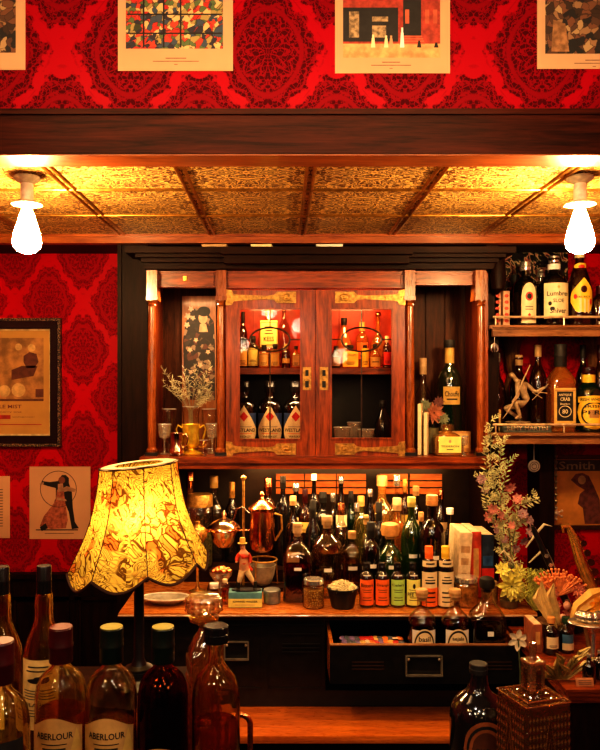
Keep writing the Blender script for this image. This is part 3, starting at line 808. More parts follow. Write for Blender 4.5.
BARS = [(.30,.55,.03),(.22,.6,.03),(.14,.45,.03)]
def bottle(label, px, D, zb, ytop, wpx, style='wine', glass='dark', liquid=None, level=.5, cap=INK, capc=None, labels=(), group=None, name='bottle', cat='bottle', asp=None, seg=22, capr=None, knob=None, collar=None, rz=0, x=None):
    st = ST[style]; R = S(wpx, D)/2; H = Z(ytop, D) - zb
    root = thing(name, label, cat, (X(px, D) if x is None else x, D, zb), rz, group)
    sq = style in ('square', 'flask'); A = asp or (1.0 if style != 'flask' else .62)
    c0 = capc or st['c']
    hb = 1.0/ max(st['p'][-1][1], .9) * .0 + 1
    prof = [(p[0]*R,)+(p[1]*H,)+tuple(p[2:]) for p in st['p']]
    if D < 1.8 and glass in HERO:
        mb = MB(); mb.lathe(prof + [(q[0]-.0036, q[1]-(.001 if i == 0 else 0)) + tuple(q[2:]) for i, q in enumerate(prof[::-1][:-1])] + [(prof[0][0]-.005, .010)+tuple(prof[0][2:])], 32 if sq else seg, asp=A, capt=False)
        mb.face(list(range(len(mb.v)-(32 if sq else seg), len(mb.v)))); mb.build('glass', HERO[glass], root, 50)
    else:
        mb = MB(); mb.lathe(prof, 32 if sq else seg, asp=A, capt=False); mb.build('glass', (HERO if D < 1.8 and glass in HERO else GL)[glass], root, 50)
    if liquid:
        lw_ = (.0038 if D < 1.8 else R*.07)
        lp = [(p[0]*R-lw_, max(p[1]*H, .0105 if D < 1.8 else .006)) + tuple(p[2:]) for p in st['p'] if p[1] < level]
        nx = [p for p in st['p'] if p[1] >= level][0]; pv = [p for p in st['p'] if p[1] < level][-1]
        f = (level-pv[1])/max(1e-6, nx[1]-pv[1]); r = (pv[0]+(nx[0]-pv[0])*f)*R-lw_
        lp.append((r, level*H) + ((pv[2],) if len(pv) > 2 else ()))
        MB().lathe(lp, 32 if sq else seg, asp=A).build('liquid', LQ[liquid], root, 50)
    cr = (capr or st['cr'])*R
    cm = MB()
    if knob == 'ball':
        cm.lathe([(cr*.6, c0*H-.004),(cr*.6,(c0+.02)*H),(cr,(c0+.03)*H),(cr*1.12,(c0+1)/2*H),(cr*1.0,.985*H),(cr*.7,H),(0,H)], 20)
    elif knob == 'cork':
        cm.lathe([(cr*.7, c0*H-.01),(cr*.72, (c0+.01)*H),(cr,(c0+.012)*H),(cr,.992*H),(cr*.93,H)], 20)
    elif knob == 'glass':
        cm.lathe([(cr*.5, c0*H-.006),(cr*.5,(c0+.02)*H),(cr*1.3,(c0+.05)*H),(cr*1.5,(c0+1)/2*H),(cr*.9,.98*H),(0,H)], 8, n=2)
    else:
        cm.lathe([(cr*.98, c0*H),(cr,(c0+.004)*H),(cr,(c0+(1-c0)*.42)*H),(cr*1.04,(c0+(1-c0)*.45)*H),(cr*1.04,(c0+(1-c0)*.50)*H),(cr,(c0+(1-c0)*.53)*H),(cr,.994*H),(cr*.93,H)], 22)
    cm.build('cap' if knob != 'cork' else 'cork', cap, root, 35)
    if collar:
        MB().lathe([(R*collar[1], collar[2]*H),(R*collar[1]*1.01, collar[3]*H)], 22, capb=False, capt=False).build('neck_band', collar[0], root, 60)
    for li, L in enumerate(labels):
        if sq: add_label(root, R, A, -R*A*1.0, H, dict(L, w=L.get('w', .78)), li)
        else:
            zc = (L['z0']+L['z1'])/2
            # radius of the body at the label's height
            pr = st['p']; rr = 1
            for a_, b_ in zip(pr[:-1], pr[1:]):
                if a_[1] <= zc <= b_[1] and b_[1] > a_[1]: rr = a_[0]+(b_[0]-a_[0])*(zc-a_[1])/(b_[1]-a_[1])
            add_label(root, R*rr, A, None, H, L, li)
    return root
def copy_tree(o, parent=None):
    c = o.copy(); COL.objects.link(c); c.parent = parent
    for ch in list(o.children): copy_tree(ch, c)
    return c
def dup(o, label, px, D, zb, rz=0.0, s=1.0, group=None):
    c = copy_tree(o); c.location = (X(px, D), D, zb); c.rotation_euler = (0, 0, rz); c.scale = (s, s, s)
    c['label'] = label
    if group: c['group'] = group
    return c

# ---------------------------------------------------------------- cabinet, lower shelf: three alike
zl = Z_NICHE+.0008
G3 = 'dark bottles with pointed cream labels'
LBW = dict(m=CREAM, w=.95, z0=.13, z1=.66, shape='diamond', text=[('WESTLAND', .34, .86, .095), ('WHISKEY', .17, .50, .055)],
     deco=[('diamond', RED, 0, .70, .30, .13), ('bar', ORANGE, 0, .25, .6, .008), ('bar', BLUE, 0, .43, .55, .006)])
def wl(px, lab):
    o = bottle(lab, px, 3.56, zl, 381, 25.5, 'round', 'dark', cap=pc('black_cap', (.012,.01,.01), .25), capc=.84, labels=[
        dict(m=BLUE, w=1.0, z0=.20, z1=.55), LBW], group=G3)
    return o
w1 = wl(270, 'dark whiskey bottle with cream diamond label, middle of three behind the left pane')
dup(w1, 'dark whiskey bottle with cream diamond label, nearest the left door hinge side', 244.5, 3.56, zl, 0, 1, G3)
dup(w1, 'dark whiskey bottle with cream diamond label, nearest the door lock', 295.5, 3.56, zl, 0, 1, G3)

# upper shelf behind the left pane
zs = Z_SH+.0008
gU = 'small bottles on the upper cabinet shelf'
def small(lab, px, yt, w, style, glass, cap, L=None, liquid=None, lev=.5, D=3.56, zb=zs, knob=None, group=gU):
    return bottle(lab, px, D, zb, yt, w, style, glass, liquid, lev, cap, labels=[L] if L else [], group=group, seg=16, knob=knob)
yl = lambda m=YEL: dict(m=m, w=.8, z0=.08, z1=.62, bars=BARS, border=True)
small('short bottle with plain yellow label at left end behind the left pane', 243, 338, 11, 'round', 'dark', INK, yl(OCHRE))
small('short bottle with bright yellow label and two lines, second behind left pane', 253, 336, 12, 'round', 'dark', INK, yl(LEMON))
small('squat amber flask with broad ochre label left of the leaded centre line', 264, 345, 11, 'round', 'amber', INK, yl(GOLDP), D=3.53)
small('squat amber flask with tan label right of the leaded centre line', 275, 344, 11, 'round', 'amber', INK, yl(OCHRE), D=3.53)
small('little dark bottle with gold band behind the left pane', 286, 344, 9, 'round', 'brown', GOLDP, dict(m=GOLDP, w=.8, z0=.2, z1=.4))
small('little bottle with kraft label at the right end behind left pane', 296, 346, 9, 'square', 'amber', INK, yl(KRAFT))
bottle('tall square whiskey decanter with large cream label behind the oval lead', 269, 3.64, zs, 308, 21, 'square', 'honey', 'whisky', .62, GOLDP,
       labels=[dict(m=LEMON, w=.8, z0=.35, z1=.78, border=True, bars=[(.75,.5,.05),(.62,.4,.04),(.5,.5,.04)], text=[('KESS', .3, .6, .18)])], group=gU, knob='cork')
small('tall clear decanter with glass stopper beside the square decanter', 284, 305, 12, 'apoth', 'clear', GL['clear'], None, 'whisky', .3, D=3.68, knob='ball')
small('dark brown bottle at the back corner behind left pane', 243, 312, 9, 'wine', 'brown', INK, None, D=3.68)
# upper shelf behind the right pane
small('dark green miniature at left end behind the right pane', 336, 346, 9, 'bitters', 'deepgreen', INK, dict(m=TAN, w=.8, z0=.1, z1=.5, bars=BARS))
small('wide flask with broad yellow label behind the right pane', 350, 345, 17, 'flask', 'amber', INK, dict(m=YEL, w=.9, z0=.06, z1=.72, bars=BARS, text=[('MEDLEY', .75, .7, .14)]))
small('narrow yellow labelled bottle at the centre lead of right pane', 365, 345, 8, 'tube', 'honey', INK, dict(m=YEL, w=.9, z0=.05, z1=.85, bars=BARS))
small('squat jar-like bottle with ochre label behind the right pane', 375, 344, 12, 'dumpy', 'amber', INK, dict(m=OCHRE, w=.8, z0=.06, z1=.45, bars=[(.5,.6,.1)]))
small('dark red miniature bottle at right end behind right pane', 387, 336, 9, 'round', 'brown', CREAM, dict(m=RED, w=.8, z0=.1, z1=.5, bars=BARS))
small('slanting shouldered clear bottle with dark cap behind the wide flask', 344, 318, 15, 'slope', 'honey', INK, None, 'whisky', .4, D=3.66)
small('gold labelled bottle behind the oval lead of right pane', 362, 322, 13, 'round', 'amber', GOLDP, dict(m=ORANGE, w=.8, z0=.2, z1=.55, bars=BARS), D=3.66)
small('round bellied decanter with low neck behind right pane', 378, 312, 17, 'bulb', 'honey', COPPER, None, 'whisky', .35, D=3.67, knob='ball')
# lower shelf behind the right pane: glasses
M_CUT = glassy('cut_glass', (.88,.86,.82), .22, .05, body=(.9,.82,.66), bodyf=.16, bump=.9)
def tumbler(lab, px, D, zb, h, r, grp, name='tumbler', flare=1.12, m=None):
    o = thing(name, lab, 'glass', (X(px, D), D, zb), group=grp)
    MB().lathe([(r*.8,0),(r*.86,.004),(r,h*.6),(r*flare,h)], 20, capt=False).build('bowl', m or M_CUT, o, 50)
    MB().lathe([(r*.78,.004),(r*.8,.012)], 20).build('heavy_base', LQ['water'], o, 50)
    q = MB()
    q.tube([(r*flare*math.cos(2*PI*k/24), r*flare*math.sin(2*PI*k/24), h) for k in range(24)], .0012, 5, closed=True); q.build('rim', plain('bright_rim', (.8,.78,.72), .15, .6), o)
    return o
gT = 'tumblers behind the right cabinet door'
tumbler('cut glass tumbler nearest the lock behind the right pane', 342, 3.52, zl, .115, .036, gT)
tumbler('cut glass tumbler right of the centre lead behind the right pane', 366, 3.52, zl, .105, .036, gT)
tumbler('smaller glass tumbler at the back behind the right pane', 354, 3.66, zl, .13, .032, gT)
bottle('black conical bottle beside the tumblers in the cabinet', 383, 3.60, zl, 400, 17, 'slope', 'black', cap=INK)

# ---------------------------------------------------------------- back counter: labels & rows
zc = Z_CT+.0008
small_w = dict(m=WHITE, w=.22, z0=.40, z1=.46)
def BL(label, px, D, ytop, w, style, glass, **k):
    zb = zc if D < 3.44 else Z_ST+.0008
    D = free_D(px, D, w*(1.0 if style != 'square' else 1.15), 3.02 if D < 3.44 else 3.465, 3.455 if D < 3.44 else 3.76)
    return bottle(label, px, D, zb, ytop, w, style, glass, **k)
gb = 'little paper labelled bitters bottles'
def bit(lab, px, col, tx=(), **k):
    D = 3.09
    return bottle(lab, px, D, zc, 562.5, 14.6, 'bitters', 'dark', cap=pc('black_cap', (.012,.01,.01), .25), group=gb, labels=[
        dict(m=col, w=.98, z0=.06, z1=.64, bars=[(.60,.6,.02),(.52,.5,.02),(.3,.5,.025),(.2,.6,.025)], text=[('Bitters', .78, .8, .13)] if not tx else tx, deco=k.get('deco', [])),
        dict(m=WHITE, w=.55, z0=.72, z1=.745)])
bit('orange labelled bitters bottle right beside the black pot', 366.5, ORANGE)
bit('orange labelled bitters bottle between the other orange and the green', 382, ORANGE, tx=[('Orange', .78, .8, .13)])
bit('lime green labelled bitters bottle', 397.5, LIME, tx=[('Celery', .78, .8, .13)])
bit('pale yellow labelled bitters bottle with a small dark emblem', 413, LEMON, tx=[('FEE BR', .42, .8, .14)], deco=[('oval', INK, 0, .75, .16, .1)])
def ango(lab, px, capm, low, D=3.08):
    return bottle(lab, px, D, zc, 546, 16.2, 'bitters', 'dark', cap=capm, capc=.79, group='tall wrapped bitters bottles', labels=[
        dict(m=CREAM, w=1.02, z0=.04, z1=.60, bars=[(.85,.3,.03),(.76,.55,.03),(.68,.5,.05)]),
        dict(m=low, w=1.04, z0=.04, z1=.34, bars=[(.75,.5,.08),(.5,.5,.07),(.25,.5,.06)]),
        dict(m=CREAM, w=1.0, z0=.66, z1=.78, bars=[(.6,.5,.2)])])
ango('tall bitters bottle with orange cap and orange lower label', 429, ORANGE, ORANGE)
ango('tall bitters bottle with yellow cap and all cream paper label', 445.5, YEL, CREAM)

BL('square whisky decanter with pale stopper and dark red spirit beside the copper kettle', 297.5, 3.16, 523, 29, 'square', 'clear', liquid='red', level=.44, capr=.33, cap=TAN, knob='cork', labels=[dict(m=WHITE, w=.25, z0=.42, z1=.46)])
BL('broad clear bottle with yellowish liqueur and pale stopper behind the snack jar', 327, 3.24, 516, 33, 'apoth', 'clear', liquid='pale', level=.56, capr=.33, cap=TAN, knob='cork', labels=[dict(m=WHITE, w=.2, z0=.34, z1=.385)])
BL('clear wide bottle with small white tag between the liqueur and the black bottle', 352, 3.26, 531, 20, 'apoth', 'clear', liquid='pale', level=.5, cap=KRAFT, labels=[dict(m=WHITE, w=.4, z0=.40, z1=.46)])
BL('black round shouldered bottle behind the first orange bitters', 371, 3.20, 522, 18, 'round', 'dark', cap=INK, labels=[dict(m=WHITE, w=.45, z0=.42, z1=.47)])
BL('fat dark jar-like bottle with large round wooden stopper', 390, 3.22, 523, 28, 'dumpy', 'green', cap=ORANGE and pc('beech', (.62,.30,.09), .5), capc=.80, capr=.60, knob='ball', labels=[dict(m=WHITE, w=.2, z0=.40, z1=.45)])
BL('tall green bottle with yellow capsule behind the yellow bitters', 411.5, 3.24, 497, 21, 'wine', 'green', liquid=None, cap=pc('dull_yellow', (.55,.45,.12), .5), capc=.90, labels=[dict(m=WHITE, w=.35, z0=.38, z1=.42)])
BL('black bottle with orange cork cap left of the leaning books', 432, 3.24, 495, 26, 'round', 'dark', cap=pc('beech', (.62,.30,.09), .5), capc=.90, labels=[dict(m=WHITE, w=.3, z0=.39, z1=.43)])
BL('dark bottle with wide white cap behind the yellow capped bitters', 450, 3.42, 508, 12, 'wine', 'dark', cap=WHITE, capc=.92, capr=.6)
for lab, px, yt, w, stl, gl, cp in (('dark bottle in the shade behind the domed siphon vessel', 232, 482, 15, 'wine', 'dark', OLDBR), ('clear patterned bottle behind the siphon post, gold stopper', 214, 476, 20, 'square', 'clear', GOLDP), ('dark round bottle behind the copper kettle', 268, 478, 17, 'round', 'brown', COPPER), ('squat copper topped jug behind the lamp shade edge', 190, 472, 22, 'dumpy', 'amber', COPPER)):
    BL(lab, px, 3.62, yt, w, stl, gl, cap=cp, group='bottles behind the siphon', seg=16)
# middle rank
gm = 'bottles standing in the middle rank on the back counter'
mid = [
 ('dark bottle with amber neck foil left of the crowd, beside the kettle', 293, 496, 17, 'wine', 'dark', CORK, .90, None),
 ('clear bottle with orange topped cork behind the liqueur bottle', 341, 503, 18, 'apoth', 'clear', COPPER, .86, 'pale'),
 ('black bottle with black capsule between two corked bottles', 313, 500, 16, 'wine', 'black', INK, .8, None),
 ('slim clear bottle with glass stopper near the white tagged bottle', 357, 503, 13, 'slope', 'clear', SILVER, .9, 'water'),
 ('black bottle with tall black capsule behind the wooden stopper', 379, 502, 17, 'wine', 'black', INK, .78, None),
 ('small cork topped clear bottle behind the black round shouldered one', 366, 515, 13, 'apoth', 'olive', CORK, .88, None),
 ('amber spirit bottle with cream label behind the wooden stopper', 397, 498, 19, 'round', 'amber', TAN, .86, 'whisky'),
 ('slender dark bottle with cream neck label before the books', 421, 512, 14, 'wine', 'dark', KRAFT, .88, None)]
for lab, px, yt, w, stl, gl, cp, cc, lq in mid:
    BL(lab, px, 3.38, yt, w, stl, gl, liquid=lq, level=.45, cap=cp, capc=cc, group=gm, seg=16, labels=[dict(m=TAN, w=.7, z0=.18, z1=.4, bars=BARS)] if gl in ('dark','amber','brown') else [])
# rear rank on the riser
gr = 'bottles on the raised step at the back'
rear = [
 ('tall black bottle with black pourer at the left end of the step', 283, 476, 15, 'wine', 'black', INK, .86),
 ('dark bottle with silver cap second along the step', 296, 483, 15, 'round', 'dark', SILVER, .9),
 ('brown bottle with brown capsule third along the step', 305, 489, 14, 'wine', 'brown', WINECAP, .82),
 ('black bottle with white cap and black pourer on the step', 314, 474, 14, 'wine', 'dark', WHITE, .93),
 ('black round bottle with dark cap between the white capped and the clear', 323, 492, 17, 'round', 'black', INK, .86),
 ('clear bottle with grey cap on the step, behind the liqueur bottle', 333, 493, 14, 'apoth', 'clear', SILVER, .88),
 ('tall dark bottle with flat wide metal pourer on the step', 341, 476, 15, 'slope', 'dark', SILVER, .92),
 ('slim green bottle with black cap near the middle post', 351, 491, 13, 'wine', 'deepgreen', INK, .84),
 ('olive glass bottle with gold cap right of the slim green one', 361, 496, 15, 'round', 'olive', GOLDP, .86),
 ('dark swing top bottle right before the wooden boards gap', 370, 489, 14, 'slope', 'dark', SILVER, .90),
 ('large fancy decanter with glass sides and cork stopper', 382, 475, 31, 'dumpy', 'honey', CORK, .86),
 ('tall clear bottle with square shoulders beside the fancy decanter', 397, 475, 15, 'square', 'clear', SILVER, .88),
 ('slender brown bottle with bright capsule behind the green bottle', 405, 479, 12, 'wine', 'brown', OLDBR, .84),
 ('dark bottle with cream paper strip at the right end of the step', 416, 486, 14, 'round', 'dark', KRAFT, .88),
 ('dark round bottle with orange capsule at the right end of boards', 441, 490, 14, 'wine', 'dark', COPPER, .88)]
for lab, px, yt, w, stl, gl, cp, cc in rear:
    BL(lab, px, 3.56, yt, w, stl, gl, cap=cp, capc=cc, group=gr, seg=16, labels=[dict(m=random.choice([TAN, CREAM, OCHRE]), w=.7, z0=.45, z1=.58, bars=BARS)] if gl in ('dark', 'brown') else [],
       knob='cork' if cp is CORK else None)

# drawer bottles
zd = Z_DRB+.0008
for px, lab, tx in ((422, 'corked clear bottle with round cream label standing left in the open drawer', 'basil'), (455, 'corked clear bottle with round cream label standing beside the decanter in the drawer', 'aejala')):
    bottle(lab, px, 2.938, zd, 589, 29.5, 'apoth', 'clear', 'deep', .60, CORK, capc=.90, knob='cork', group='corked bottles in the open drawer', labels=[
        dict(m=WHITE, w=.75, z0=.22, z1=.56), dict(m=CREAM, w=.66, z0=.16, z1=.58, shape='oval', deco=[('ring', INK, 0, .5, .92, .46)], text=[(tx, .72, .5, .14)])])
bottle('wide shouldered decanter of dark red liqueur with black stopper in the drawer', 487, 2.938, zd, 577, 34, 'square', 'clear', 'red', .50, INK, asp=.82, knob='ball', labels=[dict(m=WHITE, w=.18, z0=.43, z1=.48)])
bottle('small amber bottle half hidden between the second corked bottle and decanter', 470, 3.14, zd, 612, 16, 'round', 'amber', None, .5, COPPER)

# ---------------------------------------------------------------- right wall shelves
zu = Z_US+.0008; zw = Z_LS+.0008
gs = 'bottles on the upper wall shelf'; gw = 'bottles on the lower wall shelf'
bottle('black bottle with tall arched cream label and red seal on the upper shelf', 525.5, 3.50, zu, 262, 24, 'round', 'dark', None, .5, SILVER, capc=.86, group=gs, labels=[
    dict(m=CREAM, w=.55, z0=.04, z1=.66, shape='arch', deco=[('oval', RED, 0, .66, .5, .11), ('oval', INK, 0, .66, .3, .07), ('diamond', RED, 0, .2, .2, .05)], bars=[(.4,.5,.02),(.34,.5,.02)])])
bottle('stout black bottle with broad cream script label and white neck band', 554, 3.50, zu, 256, 26.5, 'apoth', 'dark', None, .5, SILVER, capc=.90, collar=(WHITE, .46, .80, .88), group=gs, labels=[
    dict(m=CREAM, w=.98, z0=.10, z1=.60, text=[('Lumbres', .70, .75, .13), ('SLOE', .5, .35, .10), ('Shiver', .22, .55, .15)], deco=[('diamond', GOLDP, 0, .88, .1, .05), ('oval', INK, -.55, .42, .12, .06), ('oval', INK, -.4, .28, .16, .05)])])
bottle('tall bottle with yellow shield label and round yellow neck seal under the bulb', 579.5, 3.50, zu, 247, 23.5, 'slope', 'brown', None, .5, CREAM, capc=.86, group=gs, labels=[
    dict(m=YEL, w=.98, z0=.17, z1=.60, shape='hex', deco=[('oval', WINECAP, 0, .66, .24, .10), ('oval', RED, .62, .30, .15, .09), ('oval', RED, -.62, .45, .13, .07), ('bar', CREAM, -.25, .2, .07, .2), ('bar', CREAM, .05, .18, .07, .2), ('bar', CREAM, .33, .16, .07, .2)], text=[('SELECT', .44, .5, .05)]),
    dict(m=YEL, w=1.2, z0=.70, z1=.79, shape='oval', deco=[('oval', RED, 0, .5, .4, .25)])])
bottle('dark red bottle at the far end of the upper shelf', 600, 3.50, zu, 286, 20, 'wine', 'brown', None, .5, WINECAP, group=gs)
bottle('dark round bottle behind the two book spines on the upper shelf', 515, 3.66, zu, 275, 18, 'round', 'dark', None, .5, INK, group=gs, labels=[dict(m=OCHRE, w=.6, z0=.3, z1=.5)])
bottle('clear bottle with silver neck standing behind the script label bottle', 541, 3.68, zu, 270, 18, 'apoth', 'clear', None, .5, SILVER, group=gs, labels=[dict(m=TAN, w=.6, z0=.2, z1=.4)])

bottle('ornate bourbon bottle with framed gold and black label behind the rail', 560.5, 3.48, zw, 344, 24, 'square', 'amber', 'whisky', .55, INK, capc=.74, capr=.5, group=gw, collar=(WHITE, .40, .78, .90), labels=[
    dict(m=GOLDP, w=.90, z0=.06, z1=.50, border=True, bm=KRAFT), dict(m=INK, w=.66, z0=.13, z1=.46, ink=CREAM, text=[('ANTIQUE', .88, .8, .09), ('CRAB', .74, .6, .12), ('Bourbon', .58, .6, .07), ('80', .32, .35, .15)], deco=[('ring', CREAM, 0, .32, .8, .2)])])
bottle('green bottle with big round yellow label and yellow neck on the lower shelf', 588.5, 3.51, zw, 367, 29, 'apoth', 'deepgreen', None, .5, WINECAP, capc=.90, capr=.44, group=gw, collar=(YEL, .44, .72, .88), labels=[
    dict(m=YEL, w=1.0, z0=.04, z1=.56, shape='oval', deco=[('ring', INK, 0, .46, .75, .36), ('bar', KRAFT, 0, .46, .28, .12)], text=[('IRISH', .68, .5, .08), ('PERE', .5, .7, .12)]),
    dict(m=YEL, w=.95, z0=.45, z1=.55, shape='hump', text=[('IRISH WHISKEY', .5, .85, .5)])])
for lab, px, D, yt, w, stl, gl, cp, cc, lq in [
 ('red brown bottle with tall wooden cap behind the archer statue', 538, 3.60, 345, 17, 'wine', 'brown', CORK, .86, None),
 ('bottle with dark faceted stopper at the left end of the lower shelf', 489.5+8, 3.64, 353, 17, 'dumpy', 'brown', SILVER, .88, None),
 ('red glass bottle with cork behind the archer’s bow', 519, 3.62, 355, 19, 'apoth', 'brown', CORK, .86, 'red'),
 ('black capped bottle at back between bourbon and green bottle', 583, 3.625, 345, 14, 'wine', 'dark', INK, .84, None),
 ('red capped bottle at back right behind the green bottle', 600, 3.63, 345, 14, 'wine', 'brown', WINECAP, .84, None),
 ('amber bottle half hidden left of the bourbon', 544, 3.64, 382, 13, 'square', 'amber', COPPER, .86, 'whisky')]:
    bottle(lab, px, D, zw, yt, w, stl, gl, lq, .4, cp, capc=cc, group=gw, seg=18)

# ---------------------------------------------------------------- right niche
bottle('tall dark green champagne-like bottle with tan label in the right niche', 449.5, 3.58, zl, 340, 25, 'round', 'deepgreen', None, .5, INK, capc=.93, collar=(OCHRE, .37, .79, .93), labels=[dict(m=OCHRE, w=.62, z0=.42, z1=.58, bars=[(.3,.6,.08)], text=[('Chouffe', .6, .8, .3)])])
bottle('clear decanter with tall tan stopper in the right niche', 423, 3.67, zl, 358, 22, 'dumpy', 'clear', None, .5, TAN, capc=.82, capr=.34)
bottle('low square cognac bottle with cream label on its printed box', 447, 3.40, zl+.0, 424, 27, 'square', 'honey', 'pale', .6, GL['clear'], capc=.80, capr=.55, labels=[dict(m=LEMON, w=.82, z0=.10, z1=.62, deco=[('oval', TAN, 0, .7, .12, .1)], text=[('TESSERON', .4, .8, .12)], bars=[(.2,.3,.05)])])

# ---------------------------------------------------------------- foreground bottles on the front bar
zf = Z_BAR+.0008; D1 = 1.28
ACAP = pc('dark_green_capsule', (.005,.011,.007), .3)
def cap_top(root, H, r, m):
    MB().lathe([(r*.95, H+.0002),(r*.95, H+.0012),(0, H+.0014)], 24).build('cap_disc', m, root, 40)
def aber(lab, px, capside, top, glass, lq, lev, D=D1, z0=.10, z1=.36, w=51, rz=0, ytop=627):
    o = bottle(lab, px, D, zf, ytop, w, 'round', glass, lq, lev, capside, capc=.79, seg=36, group='round shouldered whisky bottles on the front bar', labels=[
        dict(m=pc('kraft_gold', (.52,.30,.10), .6, var=.15), w=1.02, z0=z0, z1=z1, shape='hump', text=[('ABERLOUR', .80, .62, .11)], bars=[(.66,.42,.015),(.58,.38,.03),(.48,.3,.012),(.1,.9,.01)], deco=[('diamond', OCHRE, .75, .55, .2, .35)])], rz=rz)
    cap_top(o, Z(ytop, D)-zf, S(w, D)/2*.46, top); return o
aber('round whisky bottle with red capsule, nearly empty, in front of the tall flora bottles', 61, WINECAP, pc('cap_red_top', (.13,.008,.01), .4), 'honey', 'whisky', .50, z0=.12, z1=.47)
aber('round whisky bottle with yellow topped green capsule left of the lamp stem', 111.5, ACAP, pc('olive_yellow', (.30,.27,.05), .4), 'clear', 'whisky', .42, z0=.12, z1=.47)
aber('full round whisky bottle of dark spirit with yellow topped capsule', 163, ACAP, pc('olive_yellow', (.46,.42,.08), .4), 'brown', 'deep', .62, z0=.05, z1=.30, w=50)
o = bottle('round bottle of amber spirit with black stopper and no label', 216, D1, zf, 625, 48, 'apoth', 'honey', 'whisky', .42, pc('black_cap', (.012,.01,.01), .25), capc=.90, capr=.52, seg=36)
tall = bottle('tall slope shouldered bottle with cream label and black capsule behind the red capped one', 44, 1.38, zf, 565.5, 40, 'flora', 'honey', None, .5, pc('black_cap', (.012,.01,.01), .25), seg=30, group='tall slope shouldered bottles at the back of the front bar', labels=[
    dict(m=pc('label_gold_cream', (.74,.52,.20), .6), w=.88, z0=.20, z1=.55, bars=[(.90,.5,.02),(.84,.6,.02),(.56,.8,.012),(.52,.8,.012),(.48,.7,.012),(.44,.8,.012),(.28,.8,.012),(.24,.8,.012),(.2,.6,.012)], text=[('FLAMIN', .36, .6, .05)], deco=[('oval', INK, -.05, .70, .5, .035), ('oval', INK, .1, .735, .3, .03)])])
dup(tall, 'tall slope shouldered bottle with cream label and black capsule at the left end', 2, 1.38, zf, -.5, .995, 'tall slope shouldered bottles at the back of the front bar')
o = bottle('round bottle with dark red capsule and black and white label at left edge', 1, 1.13, zf, 641, 56, 'round', 'honey', 'whisky', .45, WINECAP, capc=.80, seg=32, labels=[dict(m=INK, w=1.0, z0=.14, z1=.56), dict(m=CREAM, w=.62, z0=.10, z1=.44, text=[('NOBLE', .7, .9, .2)], bars=BARS, border=True)])
cap_top(o, Z(641, 1.13)-zf, S(56, 1.13)/2*.46, pc('cap_red_top', (.22,.02,.02), .4))

# black dumpy bottle at the right
o = bottle('black dumpy bottle with round brown seal label on the front bar', 478.5, 1.335, zf, 663, 57, 'parr', 'black', None, .5, INK, capc=.91, capr=.32, seg=40, labels=[
    dict(m=pc('seal_brown', (.30,.09,.03), .4), w=.66, z0=.06, z1=.58, shape='oval', ink=INK, deco=[('ring', INK, 0, .5, .85, .43), ('oval', pc('seal_dark', (.10,.03,.012), .5), 0, .5, .62, .32)], text=[('Old Parr', .5, .45, .1)])])
# ================================================================ table lamp
lamp = thing('table_lamp', 'table lamp with bell shaped yellow leaf patterned fabric shade, lit', 'lamp', (X(139,1.9), 1.90, Z_LP+.0008))
H0 = Z_LP
t = NT('shade_fabric'); tc = t.coords('Object'); ox, oy, oz = t.sep(tc)
ang = t.m('ARCTAN2', ox, oy)
v2 = t.comb(t.m('MULTIPLY', ang, .115), oz, 0.0)
dist = t.noise(v2, 16, 2, .5)
v3 = t.comb(t.m('ADD', t.m('MULTIPLY', ang, .115), t.m('MULTIPLY', dist, .07)), t.m('ADD', oz, t.m('MULTIPLY', dist, .09)), 0.0)
leaf = t.vor(v3, 40, 'DISTANCE_TO_EDGE'); cell = t.vor(v3, 40, 'F1', 1)
big = t.vor(v3, 9, 'F1', 0)
w = t.n('ShaderNodeTexWave', wave_type='RINGS', rings_direction='SPHERICAL'); t.put(w.inputs[0], v3); w.inputs['Scale'].default_value = 38; w.inputs['Distortion'].default_value = 5; w.inputs['Detail'].default_value = 1.5
plume = t.sstep(t.noise(v2, 9, 1), .44, .48)
line1 = t.m('SUBTRACT', 1.0, t.sstep(leaf, .045, .09))
line2 = t.m('SUBTRACT', 1.0, t.sstep(w.outputs[1], .10, .42))
sw = t.noise(v3, 17, 2, .5, 1.2); l3 = t.sstep(t.m('SINE', t.m('MULTIPLY', sw, 95.0)), .45, .85)
n5 = t.noise(v3, 40, 1, .5, 1.5); l4 = t.m('SUBTRACT', 1.0, t.sstep(t.m('ABSOLUTE', t.m('SUBTRACT', n5, .5)), .015, .05))
inv = t.m('SUBTRACT', 1.0, plume)
line = t.m('MAXIMUM', t.m('MULTIPLY', t.m('MAXIMUM', line1, l4), inv), t.m('MULTIPLY', t.m('MAXIMUM', l3, t.m('MULTIPLY', line2, .5)), plume))
cs = t.sep(cell)
redleaf = t.m('MULTIPLY', t.m('GREATER_THAN', cs[0], .68), t.m('SUBTRACT', 1.0, plume))
grn = t.m('MULTIPLY', t.m('GREATER_THAN', cs[1], .60), t.m('SUBTRACT', 1.0, plume))
col = t.mix(t.m('MULTIPLY', redleaf, .75), (.84,.58,.13), (.62,.10,.02))
col = t.mix(t.m('MULTIPLY', grn, .6), col, (.45,.40,.10))
col = t.mix(t.m('MULTIPLY', plume, .5), col, (.98,.76,.18))
col = t.mix(t.m('MULTIPLY', line, .9), col, (.09,.022,.005))
df = t.n('ShaderNodeBsdfDiffuse'); tl = t.n('ShaderNodeBsdfTranslucent'); t.put(df.inputs[0], col); t.put(tl.inputs[0], col)
ms = t.n('ShaderNodeMixShader'); ms.inputs[0].default_value = .65
t.t.links.new(df.outputs[0], ms.inputs[1]); t.t.links.new(tl.outputs[0], ms.inputs[2])
M_SHADE = t.done(ms.outputs[0])
DL = 1.90
zt0, zb_ = Z(465, DL)-H0, Z(563, DL)-H0
prof = [(0,38.5),(.12,39.5),(.25,41.5),(.38,44),(.5,47),(.62,51),(.74,56),(.86,62),(.95,66.5),(1,69)]
NP, NS = 8, 12
